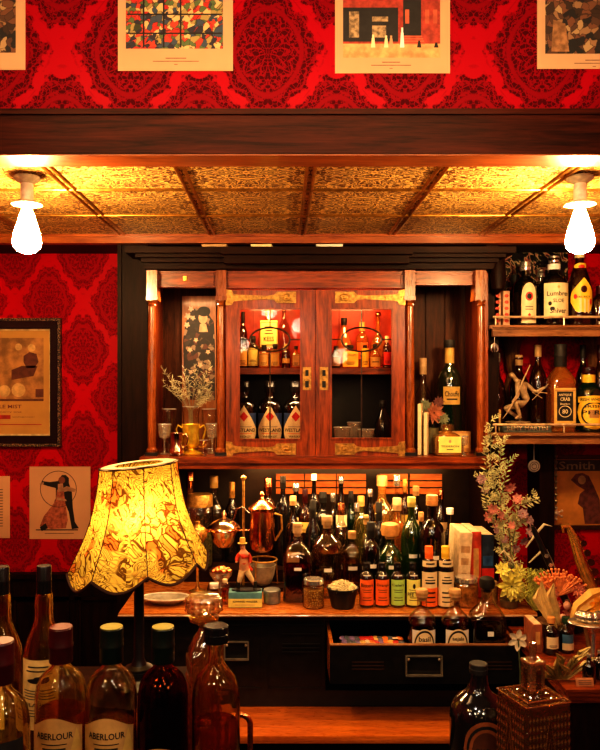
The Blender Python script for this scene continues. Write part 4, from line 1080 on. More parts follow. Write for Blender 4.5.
def shade_pt(k, t_, rr=0.0):
    a = 2*PI*k/(NP*NS) + .30
    fr = (k % NS)/NS
    r = None
    for (t0, r0), (t1, r1) in zip(prof[:-1], prof[1:]):
        if t0 <= t_ <= t1: r = r0+(r1-r0)*(t_-t0)/(t1-t0)
    r = S(r, DL)
    # panels are a little flatter than the ribs between them; hem hangs in scallops
    r *= 1 - .055*math.sin(PI*fr)*(1-.4*t_)
    z = zt0 + (zb_-zt0)*t_
    z -= S(12, DL)*math.sin(PI*fr)*max(0, (t_-.72)/.28)**1.5
    return ((r+rr)*math.cos(a), (r+rr)*math.sin(a), z)
tl_ = 22
M = Matrix(((1,0,0,0),(0,1,0,0),(.10,0,1,0),(0,0,0,1)))
b = MB(); n = NP*NS
for i in range(tl_+1):
    for k in range(n): b.v.append(shade_pt(k, i/tl_))
for i in range(tl_):
    for k in range(n): b.face([(i+1)*n+k, (i+1)*n+(k+1) % n, i*n+(k+1) % n, i*n+k])
b.xf(M); sh = b.build('shade', M_SHADE, lamp, 60)
PIP = pc('dark_piping', (.05,.015,.006), .7)
b = MB(); b.tube([shade_pt(k, 0, .001) for k in range(n)], .0028, 6, closed=True); b.xf(M); b.build('top_piping', PIP, sh)
b = MB(); b.tube([shade_pt(k, 1, .001) for k in range(n)], .0036, 6, closed=True); b.xf(M); b.build('hem_piping', PIP, sh)
for j in range(NP):
    b = MB(); b.tube([shade_pt(j*NS, i/tl_, .0008) for i in range(tl_+1)], .0011, 5); b.xf(M); b.build('seam', PIP, sh)
b = MB(); b.lathe([(S(39,DL), zt0+.001),(S(33,DL), zt0+.004),(S(24,DL), zt0+.002)], 40, capb=False, capt=False); b.xf(M)
b.build('top_lining', plain('cream_lining', (.85,.70,.45), .7), sh)
b = MB(); 
b.lathe([(.0,0),(.062,0),(.064,.008),(.05,.018),(.026,.026),(.020,.034),(.034,.042),(.034,.048),(.020,.054),(.013,.07),(.012,.28),(.018,.29),(.018,.31),(.010,.32),(.010,.34)], 28)
b.build('stem', plain('black_iron', (.010,.008,.008), .35, coat=.3), lamp)
b = MB(); b.ball((0.006,-.02,.44), .022, .022, .032); bl = b.build('bulb', emit('lamp_bulb', (1,.6,.2), 9), lamp)
b = MB(); b.tube([(0,0,.33),(0,0,.40)], .009, 10); b.build('lamp_holder', BRASS, lamp)
lx = X(139,1.9)
light('lamp_light', 'POINT', (lx+.018, 1.90-.066, H0+.43), .70, (1,.70,.32), .012)
light('lamp_light', 'POINT', (lx, 1.90, H0+.36), .85, (1,.70,.32), .03)

# ================================================================ prints on the walls
PAPER = plain('aged_paper', (.56,.36,.20), .7, var=.06, scale=4)
PAPER2 = plain('print_paper', (.68,.38,.20), .7, var=.06, scale=4)
def patchwork(name, cols, scale, seed=0, lines=None):
    t = NT(name); v = t.coords('Object', loc=(seed, seed*.7, seed*.3)); dn = t.noise(v, scale*.7, 3)
    x, y, z = t.sep(v)
    v2 = t.comb(t.m('ADD', x, t.m('MULTIPLY', dn, .03)), 0.0, t.m('ADD', z, t.m('MULTIPLY', dn, .03)))
    c0 = t.vor(v2, scale, 'F1', 1); f = t.sep(c0)[0]
    nst = len(cols); stops = [(i/nst, c) for i, c in enumerate(cols)]
    nd = t.n('ShaderNodeValToRGB'); t.put(nd.inputs[0], f); nd.color_ramp.interpolation = 'CONSTANT'
    el = nd.color_ramp.elements
    while len(el) < nst: el.new(.5)
    for e, (p_, c) in zip(el, stops): e.position = p_; e.color = (*c, 1)
    c = nd.outputs[0]
    e = t.vor(v2, scale, 'DISTANCE_TO_EDGE')
    c = t.mix(t.m('MULTIPLY', t.m('SUBTRACT', 1.0, t.sstep(e, .02, .06)), .7), c, (.02,.012,.01))
    return t.done(t.bsdf(**{'Base Color': c, 'Roughness': .6}))
def pprint(label, px0, px1, py0, py1, D, paper, build, group=None):
    o = thing('art_print', label, 'poster', (X((px0+px1)/2, D), D, Z(py1, D)), group=group)
    w = X(px1,D)-X(px0,D); h = Z(py0,D)-Z(py1,D)
    MB().box(-w/2, w/2, -.0015, 0, 0, h).build('paper', paper, o)
    build(o, w, h, lambda px: X(px,D)-X((px0+px1)/2,D), lambda py: Z(py,D)-Z(py1,D)); return o
YP = -.0022
def rect(mb, lx, lz, x0, x1, y0, y1, y=YP):
    mb.add([(lx(x0), y, lz(y1)), (lx(x1), y, lz(y1)), (lx(x1), y, lz(y0)), (lx(x0), y, lz(y0))], [(0,1,2,3)])
def poly(mb, lx, lz, pts, y=YP):
    mb.add([(lx(x), y, lz(z)) for x, z in pts], [tuple(range(len(pts)))[::-1]])
def caption(o, lx, lz, cx, y0, wpx):
    b = MB()
    for i, (ww, hh) in enumerate(((.45, 1.0), (1.0, .8), (.08, .7))):
        rect(b, lx, lz, cx-wpx*ww/2, cx+wpx*ww/2, y0+i*3.2, y0+i*3.2+hh)
    b.build('caption', pc('caption_ink', (.22,.12,.07), .7), o, 0)
DP = Y_BH - .0005
def p_windows(o, w, h, lx, lz):
    b = MB(); rect(b, lx, lz, 126, 223, -70, 49); b.build('picture', patchwork('mosaic_print', [(.45,.03,.02),(.62,.45,.2),(.10,.16,.06),(.03,.03,.05),(.5,.06,.03),(.35,.28,.10),(.05,.08,.12)], 70), o, 0)
    b = MB()
    for x in (143, 163, 180): rect(b, lx, lz, x, x+1.6, -60, 48, YP-.0003)
    for y in (-20, 14, 33): rect(b, lx, lz, 127, 222, y, y+1.4, YP-.0003)
    b.build('lattice', INK, o, 0); caption(o, lx, lz, 176, 58, 46)
def p_street(o, w, h, lx, lz):
    b = MB(); rect(b, lx, lz, 343, 440, -60, 44); b.build('picture', plain('brick_print', (.34,.05,.03), .6, var=.3, scale=60), o, 0)
    b = MB(); rect(b, lx, lz, 343, 398, 8, 42, YP-.0003); rect(b, lx, lz, 403, 421, -10, 36, YP-.0003); b.build('shopfront', pc('print_black', (.02,.02,.02), .6), o, 0)
    b = MB(); rect(b, lx, lz, 343, 440, 44, 58); b.build('pavement', pc('print_pavement', (.55,.34,.14), .6, var=.3), o, 0)
    b = MB(); rect(b, lx, lz, 349, 359, 12, 38, YP-.0006); rect(b, lx, lz, 372, 388, 17, 22, YP-.0006); rect(b, lx, lz, 372, 386, 26, 38, YP-.0006); b.build('shop_window', pc('print_glow', (.30,.22,.12), .6, var=.6, scale=80), o, 0)
    b = MB()
    for k in range(4): rect(b, lx, lz, 402-k, 422+k, 36+k*2.4, 37.6+k*2.4, YP-.0006)
    b.build('steps', pc('print_step', (.50,.12,.06), .6), o, 0)
    for x in (405, 425, 433):
        b = MB(); rect(b, lx, lz, x, x+4, 10, 24, YP-.0006); b.build('brick_window', pc('print_step', (.50,.12,.06), .6), o, 0)
    for x, hh, c in ((373, 13, CREAM), (386, 12, CREAM), (391, 12, TAN), (402, 20, WHITE), (419, 7, INK), (436, 5, INK)):
        b = MB(); poly(b, lx, lz, [(x-2.2, 48), (x+2.2, 48), (x+1.3, 48-hh*.75), (x-1.3, 48-hh*.75)], YP-.0009); rect(b, lx, lz, x-1, x+1, 48-hh, 48-hh*.75, YP-.0009); b.build('figure', c, o, 0)
    caption(o, lx, lz, 391, 62, 40)
def p_dark(x0, x1, y1, seed, cx):
    def f(o, w, h, lx, lz):
        b = MB(); rect(b, lx, lz, x0, x1, -60, y1); b.build('picture', patchwork('dim_print_%d' % seed, [(.05,.03,.02),(.18,.08,.04),(.30,.18,.09),(.02,.02,.02),(.10,.05,.03),(.40,.28,.14)], 50, seed), o, 0)
        b = MB(); poly(b, lx, lz, [(x0+6, y1-2), (x0+24, y1-2), (x0+20, y1-30), (x0+8, y1-34)], YP-.0003); b.build('figure', pc('print_brown', (.30,.16,.07), .6, var=.4, scale=50), o, 0)
        caption(o, lx, lz, cx, y1+6, 40)
    return f
GP = 'magazine prints in a row above the beam'
pprint('cream bordered print of a red green mosaic window, above the beam', 118, 233, -75, 71, DP, PAPER, p_windows, GP)
pprint('cream bordered print of a red brick street front with tiny people', 335, 450, -75, 73.5, DP, PAPER, p_street, GP)
pprint('cream bordered print of a dim brown interior, partly cut off above the right bulb', 537, 652, -75, 69, DP, PAPER, p_dark(545, 644, 54, 3, 594), GP)
pprint('cream bordered print with orange plaid edge, cut off above the left bulb', -90, 25.5, -75, 70, DP, PAPER, p_dark(-82, 16, 53, 5, -33), GP)

DWL = Y_WALL-.0005
# framed advert
fr = thing('framed_advert', 'framed yellowed advert with black frame and speckled gilt edge on red wallpaper', 'picture', (X(0,DWL), DWL, Z(446, DWL)))
lx = lambda px: X(px,DWL)-X(0,DWL); lz = lambda py: Z(py,DWL)-Z(446,DWL)
def frame(o, x0, x1, y0, y1, wpx, mat, depth=.03, name='frame', back=0.0):
    b = MB()
    for (a0,a1,c0,c1) in ((x0,x1,y0,y0+wpx),(x0,x1,y1-wpx,y1),(x0,x0+wpx,y0+wpx,y1-wpx),(x1-wpx,x1,y0+wpx,y1-wpx)):
        b.box(lx(a0), lx(a1), -depth, back, lz(c1), lz(c0))
    return b.build(name, mat, o, 0)
t = NT('speckled_gilt'); v = t.coords(); sp = t.sstep(t.noise(v, 160, 3, .7), .5, .6)
M_SPK = t.done(t.bsdf(**{'Base Color': t.mix(sp, (.02,.012,.008), (.45,.25,.14)), 'Roughness': .4}))
frame(fr, -70, 62, 318.5, 446, 2.6, M_SPK, .030, 'gilt_edge')
frame(fr, -67.4, 59.4, 321.1, 443.4, 8, plain('frame_black', (.012,.010,.010), .22, coat=.5), .024)
frame(fr, -59.4, 51.4, 329.1, 435.4, 1.6, pc('mount_cream', (.62,.46,.22), .6), .010, 'mount')
b = MB(); b.box(lx(-57.8), lx(49.8), -.006, 0, lz(433.8), lz(330.7)); b.build('advert', plain('yellowed_paper', (.55,.29,.07), .7, var=.1, scale=5), fr)
YA = -.0068
b = MB(); rect(b, lx, lz, -50, 44, 338, 400, YA); b.build('picture', plain('advert_print', (.42,.20,.06), .6, var=.45, scale=14), fr, 0)
b = MB(); poly(b, lx, lz, [(24,356),(30,352),(37,354),(39,362),(35,368),(27,368),(24,362)], YA-.0004); poly(b, lx, lz, [(22,366),(38,366),(34,376),(12,380),(12,370)], YA-.0004); b.build('fruit_bowl', pc('print_umber', (.14,.04,.02), .6), fr, 0)
for x, y, r in ((5, 391, 6), (19, 390, 7), (32, 348, 4), (19, 347, 3.5)):
    b = MB(); poly(b, lx, lz, [(x+r*math.cos(2*PI*k/14), y+r*math.sin(2*PI*k/14)) for k in range(14)], YA-.0004)
    b.build('fruit', pc('print_fruit', (.62,.38,.14), .6), fr, 0)
b = MB(); rect(b, lx, lz, -50, 44, 399, 401, YA-.0004); rect(b, lx, lz, 36, 44, 389, 397, YA-.0004); b.build('table_edge', pc('print_umber', (.14,.04,.02), .6), fr, 0)
b = MB(); b.text('APPLE MIST', lx(5), lz(406.5), lx(34)-lx(0), .018, None, 1, YA, .0004); b.text('and a merry one', lx(4), lz(412), lx(36)-lx(0), .009, None, 1, YA, .0004)
b.text('liqueur of old apples, served warm', lx(24), lz(417), lx(22)-lx(0), .007, None, 1, YA, .0004)
b.build('lettering', pc('print_ink', (.18,.05,.03), .6), fr, 0)
b = MB(); rect(b, lx, lz, -8, 11, 415, 419, YA-.0004); rect(b, lx, lz, -50, 42, 424, 424.8, YA-.0004); b.build('red_panel', pc('print_red', (.42,.03,.02), .6), fr, 0)

# dancing couple print (plain stand-in) and the cut off print
def p_couple(o, w, h, lx, lz):
    b = MB(); rr = [(lx(58.5+18*math.cos(2*PI*k/40)), YP, lz(489+18*math.sin(2*PI*k/40))) for k in range(40)]; b.tube(rr, .0014, 5, closed=True); b.build('ring', INK, o, 0)
    b = MB(); poly(b, lx, lz, [(55,500),(52,512),(56,498),(56,488),(48,486),(42,484),(42,481),(50,482),(58,481),(62,475),(66,475),(69,478),(69,483),(72,492),(73,508),(75,522),(79,528),(72,529),(69,512),(63,498)], YP-.0003)
    rect(b, lx, lz, 36, 78, 529.3, 530.3); b.build('dark_figure', INK, o, 0)
    b = MB(); poly(b, lx, lz, [(60,488),(64,492),(66,506),(68,520),(66,528),(52,529),(40,526),(44,516),(52,506),(56,500),(57,490)], YP-.0006); b.build('dress', plain('russet_dress', (.42,.12,.06), .6, var=.4, scale=60), o, 0)
    b = MB(); poly(b, lx, lz, [(58,484),(63,483),(64,491),(58,492)], YP-.0009); poly(b, lx, lz, [(40,483),(44,482),(44,484),(40,485)], YP-.0009); b.build('skin', pc('print_skin', (.45,.24,.13), .6), o, 0)
    b = MB(); poly(b, lx, lz, [(62+3.4*math.cos(2*PI*k/14), 480+3.6*math.sin(2*PI*k/14)) for k in range(14)], YP-.0012); b.build('partner_head', pc('hair_red_brown', (.20,.06,.03), .6), o, 0)
    b = MB(); poly(b, lx, lz, [(63,488),(67,486),(76,489),(75,492),(68,491),(64,492)], YP-.0012); poly(b, lx, lz, [(57,497),(66,499),(67,501),(57,500)], YP-.0012); b.build('partner_arm', pc('print_skin', (.45,.24,.13), .6), o, 0)
    b = MB(); poly(b, lx, lz, [(40,527),(46,523),(48,528),(42,531)], YP-.0012); b.build('shoe', INK, o, 0)
    b = MB(); rect(b, lx, lz, 45, 74, 533, 533.7); b.build('caption', pc('caption_ink', (.22,.12,.07), .7), o, 0)
pprint('small cream print of two dancing figures inside a thin ring', 29.5, 90.5, 466.5, 539, DWL, PAPER2, p_couple)
def p_txt(o, w, h, lx, lz):
    b = MB()
    for k in range(14): rect(b, lx, lz, -40, 3, 489+k*2.8, 490+k*2.8)
    b.build('fine_print', pc('caption_ink', (.22,.12,.07), .7), o, 0)
pprint('cream sheet cut off at the left edge beside the dancing print', -50, 10, 476, 538, DWL, PAPER2, p_txt)

# ================================================================ on the back counter, left part
zc = Z_CT+.0008
def at(px, D, z=None): return (X(px, D), D, Z_CT+.0008 if z is None else z)
# silver oval dish under the shade
o = thing('oval_dish', 'dark oval dish with pale rim under the lamp shade', 'dish', at(166, 3.12))
MB().lathe([(.02,0),(.05,.002),(.085,.020),(.098,.028),(.094,.030),(.082,.022),(.0,.006)], 32, asp=.6).build('bowl', plain('grey_dish', (.30,.26,.2), .35), o)
MB().tube([(.097*math.cos(2*PI*k/40), .058*math.sin(2*PI*k/40), .029) for k in range(40)], .004, 6, closed=True).build('rim', pc('pale_rim', (.7,.62,.5), .4), o)
# jar of herbs
def lidded_jar(lab, px, D, zb, ytop, wpx, fill, lid, lidname='lid', glass='clear', lev=.66):
    R = S(wpx, D)/2; H = Z(ytop, D)-zb
    o = thing('glass_jar', lab, 'jar', (X(px,D), D, zb))
    MB().lathe([(r*R, z*H) for r, z in ST['jar']['p']], 24, capt=False).build('glass', GL[glass], o, 50)
    b = MB(); b.lathe([(.84*R,.02*H),(.92*R,.08*H),(.92*R,lev*H*.95),(.7*R,lev*H)], 24)
    b.build('contents', fill, o, 50)
    MB().lathe([(.90*R,.83*H),(.94*R,.84*H),(.94*R,.975*H),(.88*R,H),(0,H)], 28).build(lidname, lid, o, 35)
    return o
t = NT('snack_mix'); v = t.coords(); e = t.vor(v, 120, 'DISTANCE_TO_EDGE'); cc = t.sep(t.vor(v, 120, 'F1', 1))
M_SNACK = t.done(t.bsdf(**{'Base Color': t.mix(t.sstep(e, .0, .25), (.25,.08,.01), t.mix(cc[0], (.85,.42,.06), (.95,.68,.22))), 'Roughness': .6, 'Normal': t.bump(e, .8, .01)}))
lidded_jar('small glass jar of yellow snack mix with grey metal lid', 313.5, 3.08, zc, 578.5, 21.5, M_SNACK, SILVER)
lidded_jar('tall glass jar of dark herbs left of the brass siphon', 200, 3.52, Z_ST, 494, 27, plain('herbs', (.10,.09,.03), .8, var=.8, scale=90), OLDBR, lev=.5)
lidded_jar('round glass jar with silver lid and amber contents before the cream book', 466, 3.10, zc, 576.5, 24, plain('amber_fill', (.45,.20,.05), .5, var=.5, scale=60), SILVER, lev=.75)
lidded_jar('small pale jar beside the yellow succulent', 490, 3.13, zc, 581, 15, plain('pale_fill', (.55,.34,.14), .5, var=.4, scale=60), pc('pale_lid', (.6,.42,.2), .4), lev=.75)
# white capped small bottle, amber vial
bottle('little clear bottle with round white cap beside the figurine', 214, 3.14, zc, 583, 11, 'jar', 'clear', 'pale', .5, WHITE, capc=.74, capr=.8, name='vial')
bottle('slim amber vial with cream cap left of the figurine box', 225, 3.12, zc, 579, 9, 'tube', 'clear', 'whisky', .6, CREAM, capc=.86, name='vial')
# black pot with cream shavings
o = thing('black_pot', 'black tapered pot heaped with cream dried curls', 'pot', at(342.5, 3.08))
b = MB(); b.lathe([(.043,0),(.045,.002),(.0615,.072),(.064,.074),(.064,.080),(.058,.080),(.055,.068)], 30, capt=False); b.lathe([(0,.066),(.056,.068)], 30, capb=False, capt=False); b.build('pot', plain('pot_black', (.012,.012,.013), .4), o)
random.seed(5)
b = MB()
for k in range(230):
    a, r = random.random()*2*PI, .056*math.sqrt(random.random())
    z = .074 + .032*(1-(r/.058)**2)*random.uniform(.4, 1)
    x, y = r*math.cos(a), r*math.sin(a); th, ph = random.random()*PI, random.uniform(-.6, .6); L_ = random.uniform(.006, .012)
    dx, dy, dz = L_*math.cos(th)*math.cos(ph), L_*math.sin(th)*math.cos(ph), L_*math.sin(ph)
    b.tube([(x-dx,y-dy,z-dz),(x,y,z+.003),(x+dx,y+dy,z+dz)], .0022, 4)
c = b.build('dried_curls', plain('cream_curls', (.72,.62,.36), .7, var=.3), o); c['kind'] = 'stuff'

# round silver tin
o = thing('metal_tin', 'low round grey metal tin beside the figurine box', 'tin', at(272, 3.14))
MB().lathe([(.033,0),(.035,.002),(.035,.034),(.036,.035),(.036,.052),(.033,.056),(0,.057)], 32).build('tin_body', plain('grey_tin', (.30,.31,.30), .35, .6), o)

# brass and copper balance siphon
o = thing('balance_siphon', 'brass and copper balance siphon coffee maker with domed lid and tall kettle', 'coffee maker', at(245, 3.34))
SIPH = True
ox_ = X(245, 3.34)
def L(px, py): return (X(px,3.34)-ox_, 0, Z(py,3.34)-zc)
b = MB(); b.bevbox(L(208,0)[0], L(284,0)[0], -.045, .045, 0, .018, .004); b.build('base', W_DARKH, o)
b = MB(); b.tube([L(243.5, 588), L(243.5, 480)], .006, 12); b.ball((L(243.5,478)[0], 0, L(0,478)[2]), .012, rings=8); b.build('centre_post', OLDBR, o)
b = MB(); b.tube([L(207, 531), L(266, 529.5)], .0055, 10); b.ball(L(207,531), .010); b.ball(L(266,529.5), .010); b.build('beam', COPPER, o)
c = L(224, 545); b = MB(); b.lathe([(.008,-.035),(.035,-.025),(.052,.0),(.058,.03),(.064,.045),(.062,.052),(.075,.056),(.072,.062),(.05,.082),(.03,.092),(.012,.098),(.008,.104),(.013,.112),(.011,.120),(.004,.130),(0,.134)], 32, c=(c[0],0,c[2]+.02)); b.build('domed_vessel', plain('warm_silver', (.78,.58,.38), .18, 1.0), o)
c = L(262, 552); b = MB(); b.lathe([(.0,0),(.030,.002),(.050,.016),(.058,.05),(.056,.12),(.050,.18),(.058,.186),(.060,.196),(.048,.206),(.03,.222),(.012,.232),(.007,.244),(.012,.254),(.004,.266),(0,.268)], 32, c=(c[0],0,c[2])); b.build('kettle', COPPER, o)
b = MB(); b.tube([(c[0]-.055,0,c[2]+.17),(c[0]-.085,0,c[2]+.20),(c[0]-.11,0,c[2]+.19),(c[0]-.13,0,c[2]+.12)], [.006,.006,.005,.004], 10); b.build('spout', plain('warm_silver', (.78,.58,.38), .18, 1.0), o)
b = MB(); b.tube([(c[0]+.055,0,c[2]+.17),(c[0]+.085,0,c[2]+.16),(c[0]+.088,0,c[2]+.10),(c[0]+.058,0,c[2]+.05)], .005, 10); b.build('kettle_handle', OLDBR, o)
c = L(262, 589); b = MB(); b.lathe([(.022,0),(.028,.004),(.040,.02),(.050,.05),(.056,.085),(.058,.088),(.053,.088),(.045,.05),(.0,.02)], 30, c=(c[0]+.005,0,.019)); b.build('stoneware_bowl', plain('grey_stoneware', (.34,.30,.22), .5), o)
b = MB(); b.tube([(c[0]+.005+.06*math.cos(2*PI*k/30), .06*math.sin(2*PI*k/30), .13) for k in range(30)], .004, 6, closed=True)
for a in (0.3, 2.0, 4.2): b.tube([(c[0]+.005+.06*math.cos(a), .06*math.sin(a), .13), (c[0]+.005+.066*math.cos(a), .066*math.sin(a), .018)], .003, 6)
b.build('bowl_ring', OLDBR, o)
c = L(197, 527); o2 = thing('brass_orb_burner', 'brass ball shaped spirit lamp on slender foot beside the siphon', 'burner', at(197.5, 3.30))
b = MB(); b.lathe([(.035,0),(.036,.004),(.012,.014),(.006,.03),(.006,.13),(.012,.14),(.006,.15),(.006,.20),(.030,.215),(.042,.24),(.042,.258),(.030,.282),(.010,.292),(.010,.305),(0,.306)], 28); b.build('body', BRASS, o2)
# compote of ornate glass
o = thing('cut_glass_compote', 'footed cut glass bowl holding copper coloured sweets', 'bowl', at(221, 3.20))
b = MB(); b.lathe([(.034,0),(.036,.003),(.014,.012),(.010,.03),(.016,.045),(.012,.055),(.030,.075),(.046,.098),(.050,.115)], 16, capt=False); b.build('bowl', M_CUT, o, 30)
b = MB()
for k in range(14): 
    a = k*2.4; r = .010*math.sqrt(k); b.ball((r*math.cos(a), r*math.sin(a), .116+.012*(1-k/14)), .013, .013, .009, 8, 6)
c = b.build('sweets', COPPER, o); c['kind'] = 'stuff'

# figurine on its box: a plain standing man
def skin(name, js, es, mat, parent, sub=2):
    names = list(js); me = bpy.data.meshes.new(name)
    me.from_pydata([js[n][:3] for n in names], [(names.index(a), names.index(b)) for a, b in es], [])
    o = bpy.data.objects.new(name, me); COL.objects.link(o); me.materials.append(mat)
    o.modifiers.new('skin', 'SKIN'); me.skin_vertices or me.vertices
    if not me.skin_vertices: me.attributes.new
    for i, n in enumerate(names):
        sv = me.skin_vertices[0].data[i]; r = js[n][3]; sv.radius = (r, r) if not isinstance(r, tuple) else r
        sv.use_root = (i == 0)
    m = o.modifiers.new('sub', 'SUBSURF'); m.levels = sub; m.render_levels = sub
    o.modifiers['skin'].use_smooth_shade = True
    if parent: o.parent = parent
    return o
bx = thing('figurine_box', 'small box with blue top and yellow label under the figurine', 'box', at(245.5, 3.10))
wv = S(33, 3.1)/2
MB().bevbox(-wv, wv, -.035, .035, 0, S(15,3.1), .002).build('box', pc('pale_blue', (.12,.30,.34), .5, var=.15), bx)
b = MB(); b.box(-wv-.0004, wv+.0004, -.0358, .0358, .002, .036); lb = b.build('label', pc('pale_yellow', (.80,.70,.20), .5, var=.06), bx, 0)
b = MB(); b.text('JOHNNIE WALKER', 0, .024, wv*1.5, .010, None, 1, -.0358, .0006); b.build('lettering', INK, lb, 0)
b = MB(); b.box(-wv*.6, wv*.6, -.0364, -.0358, .011, .013); b.build('fine_print', TAN, lb, 0)
hz = zc+S(15,3.1)
fg = thing('figurine', 'small painted figurine of a man in a red coat, cream trousers and straw hat', 'figurine', (X(244,3.1), 3.10, hz+.002))
k_ = .205
sk = pc('figure_skin', (.60,.30,.16), .5)
def J(x, y, z, r): return (x*k_, y*k_, z*k_, r*k_)
skin('body', dict(pel=J(0,0,.50,.075), che=J(-.01,.0,.66,.095), sho=J(-.01,0,.75,.08), nec=J(-.02,-.005,.81,.036), hea=J(-.03,-.01,.87,.062), top=J(-.03,-.01,.93,.05),
    kl=J(-.07,-.03,.27,.05), al=J(-.11,-.02,.06,.034), kr=J(.10,.0,.28,.05), ar=J(.22,.03,.07,.034),
    el=J(-.13,-.02,.66,.034), hl=J(-.15,-.08,.55,.026), er=J(.13,.0,.64,.034), hr=J(.12,-.05,.52,.026)),
    [('pel','che'),('che','sho'),('sho','nec'),('nec','hea'),('hea','top'),('pel','kl'),('kl','al'),('pel','kr'),('kr','ar'),('sho','el'),('el','hl'),('sho','er'),('er','hr')], sk, fg)
skin('coat', dict(pel=J(0,0.01,.47,.09), che=J(-.01,.0,.64,.108), sho=J(-.01,0,.75,.09), el=J(-.13,-.02,.66,.046), hl=J(-.148,-.07,.575,.036), er=J(.13,.0,.64,.046), hr=J(.122,-.045,.54,.036), ta=J(.10,.06,.42,.05), tb=J(.17,.08,.36,.022)),
    [('pel','che'),('che','sho'),('sho','el'),('el','hl'),('sho','er'),('er','hr'),('pel','ta'),('ta','tb')], pc('coat_red', (.62,.06,.025), .45), fg)
skin('trousers', dict(pel=J(0,0,.47,.085), kl=J(-.07,-.03,.28,.062), al=J(-.10,-.02,.14,.045), kr=J(.10,.0,.29,.062), ar=J(.19,.025,.14,.045)), [('pel','kl'),('kl','al'),('pel','kr'),('kr','ar')], pc('trouser_cream', (.80,.60,.32), .5), fg)
for sx, sy, dx in ((-.112,-.03,-.05), (.222,.02,.06)):
    b = MB(); b.tube([(sx*k_-dx*.08*k_, sy*k_, .16*k_), (sx*k_, sy*k_, .07*k_), (sx*k_, sy*k_, .02*k_)], [.046*k_,.042*k_,.04*k_], 10); b.ball((sx*k_, (sy-.05)*k_, .022*k_), .042*k_, .085*k_, .022*k_); b.build('boot', INK, fg)
b = MB(); b.lathe([(.095*k_,0),(.10*k_,.008*k_),(.062*k_,.014*k_),(.058*k_,.10*k_),(.05*k_,.115*k_),(0,.118*k_)], 20, c=(-.03*k_,-.01*k_,.925*k_)); b.build('hat', pc('straw', (.62,.38,.08), .6), fg)
b = MB(); b.lathe([(.060*k_,.016*k_),(.060*k_,.036*k_)], 20, c=(-.03*k_,-.01*k_,.925*k_), capb=False, capt=False); b.build('hat_band', INK, fg)
b = MB()
for ex in (-.05, -.012): b.ball(((ex)*k_, -.066*k_, .885*k_), .007*k_, .005*k_, .008*k_, 8, 6)
b.tube([(-.05*k_,-.069*k_,.845*k_),(-.03*k_,-.073*k_,.842*k_),(-.012*k_,-.069*k_,.845*k_)], .003*k_, 5)
b.build('face_paint', pc('hair_brown', (.08,.03,.015), .6), fg)
b = MB(); b.ball((-.03*k_, -.073*k_, .866*k_), .012*k_, .016*k_, .014*k_, 8, 6); b.build('nose', sk, fg)
b = MB(); b.ball((-.03*k_, .012*k_, .885*k_), .066*k_, .058*k_, .06*k_, 12, 8); b.build('hair', pc('hair_brown', (.08,.03,.015), .6), fg)
b = MB(); b.lathe([(.3*k_,0),(.30*k_,.018*k_),(.28*k_,.02*k_),(0,.02*k_)], 28, c=(.05*k_,0,-.001), asp=.45); b.build('stand', pc('stand_dark', (.03,.03,.035), .4), fg)

# ================================================================ left niche
zn = Z_NICHE+.0008
ND = 3.58
bd = thing('painted_panel', 'tall wooden panel painted with a woman among dark blossoms, in the left niche', 'picture', (X(199, 3.70), 3.70, zn))
w_ = S(34, 3.7)/2; hN = Z(296, 3.70)-zn
MB().box(-w_, w_, 0, .012, 0, hN).build('board', wood('panel_wood', (.16,.05,.015), (.40,.15,.045), rough=.45), bd)
lx = lambda px: X(px,3.7)-X(199,3.7); lz = lambda py: Z(py,3.7)-zn
b = MB()
Yk = -.0008
poly(b, lx, lz, [(186,322),(190,312),(196,308),(200,311),(205,309),(209,315),(214,322),(215,345),(215,400),(188,400),(184,372),(183,340)], Yk)
b.build('gown', patchwork('blossom_gown', [(.015,.012,.012),(.03,.02,.02),(.02,.015,.012),(.22,.15,.10),(.015,.01,.01),(.012,.01,.01),(.09,.03,.02)], 46, 2), bd, 0)
b = MB(); poly(b, lx, lz, [(x_, y_) for x_, y_ in [(203+4.5*math.cos(2*PI*k/16), 318+6*math.sin(2*PI*k/16)) for k in range(16)]], Yk-.0012); poly(b, lx, lz, [(200,324),(206,324),(208,332),(199,332)], Yk-.0012)
b.build('face', pc('geisha_skin', (.48,.28,.15), .5), bd, 0)
b = MB(); poly(b, lx, lz, [(204+6.5*math.cos(2*PI*k/18), 311.5+5*math.sin(2*PI*k/18)) for k in range(18)], Yk-.0016); b.build('hair', INK, bd, 0)
b = MB()
for x, y, r in ((188,316,3),(191,309,2.4),(187,325,2.6),(193,318,2.2),(196,340,2),(190,350,2.2),(208,352,2),(200,365,2.4),(191,372,2),(207,380,2.2)):
    poly(b, lx, lz, [(x+r*(1+.3*math.sin(5*a))*math.cos(a), y+r*(1+.3*math.sin(5*a))*math.sin(a)) for a in [2*PI*k/20 for k in range(20)]], Yk-.0012)
b.build('blossoms', pc('blossom_tan', (.42,.30,.20), .5), bd, 0)

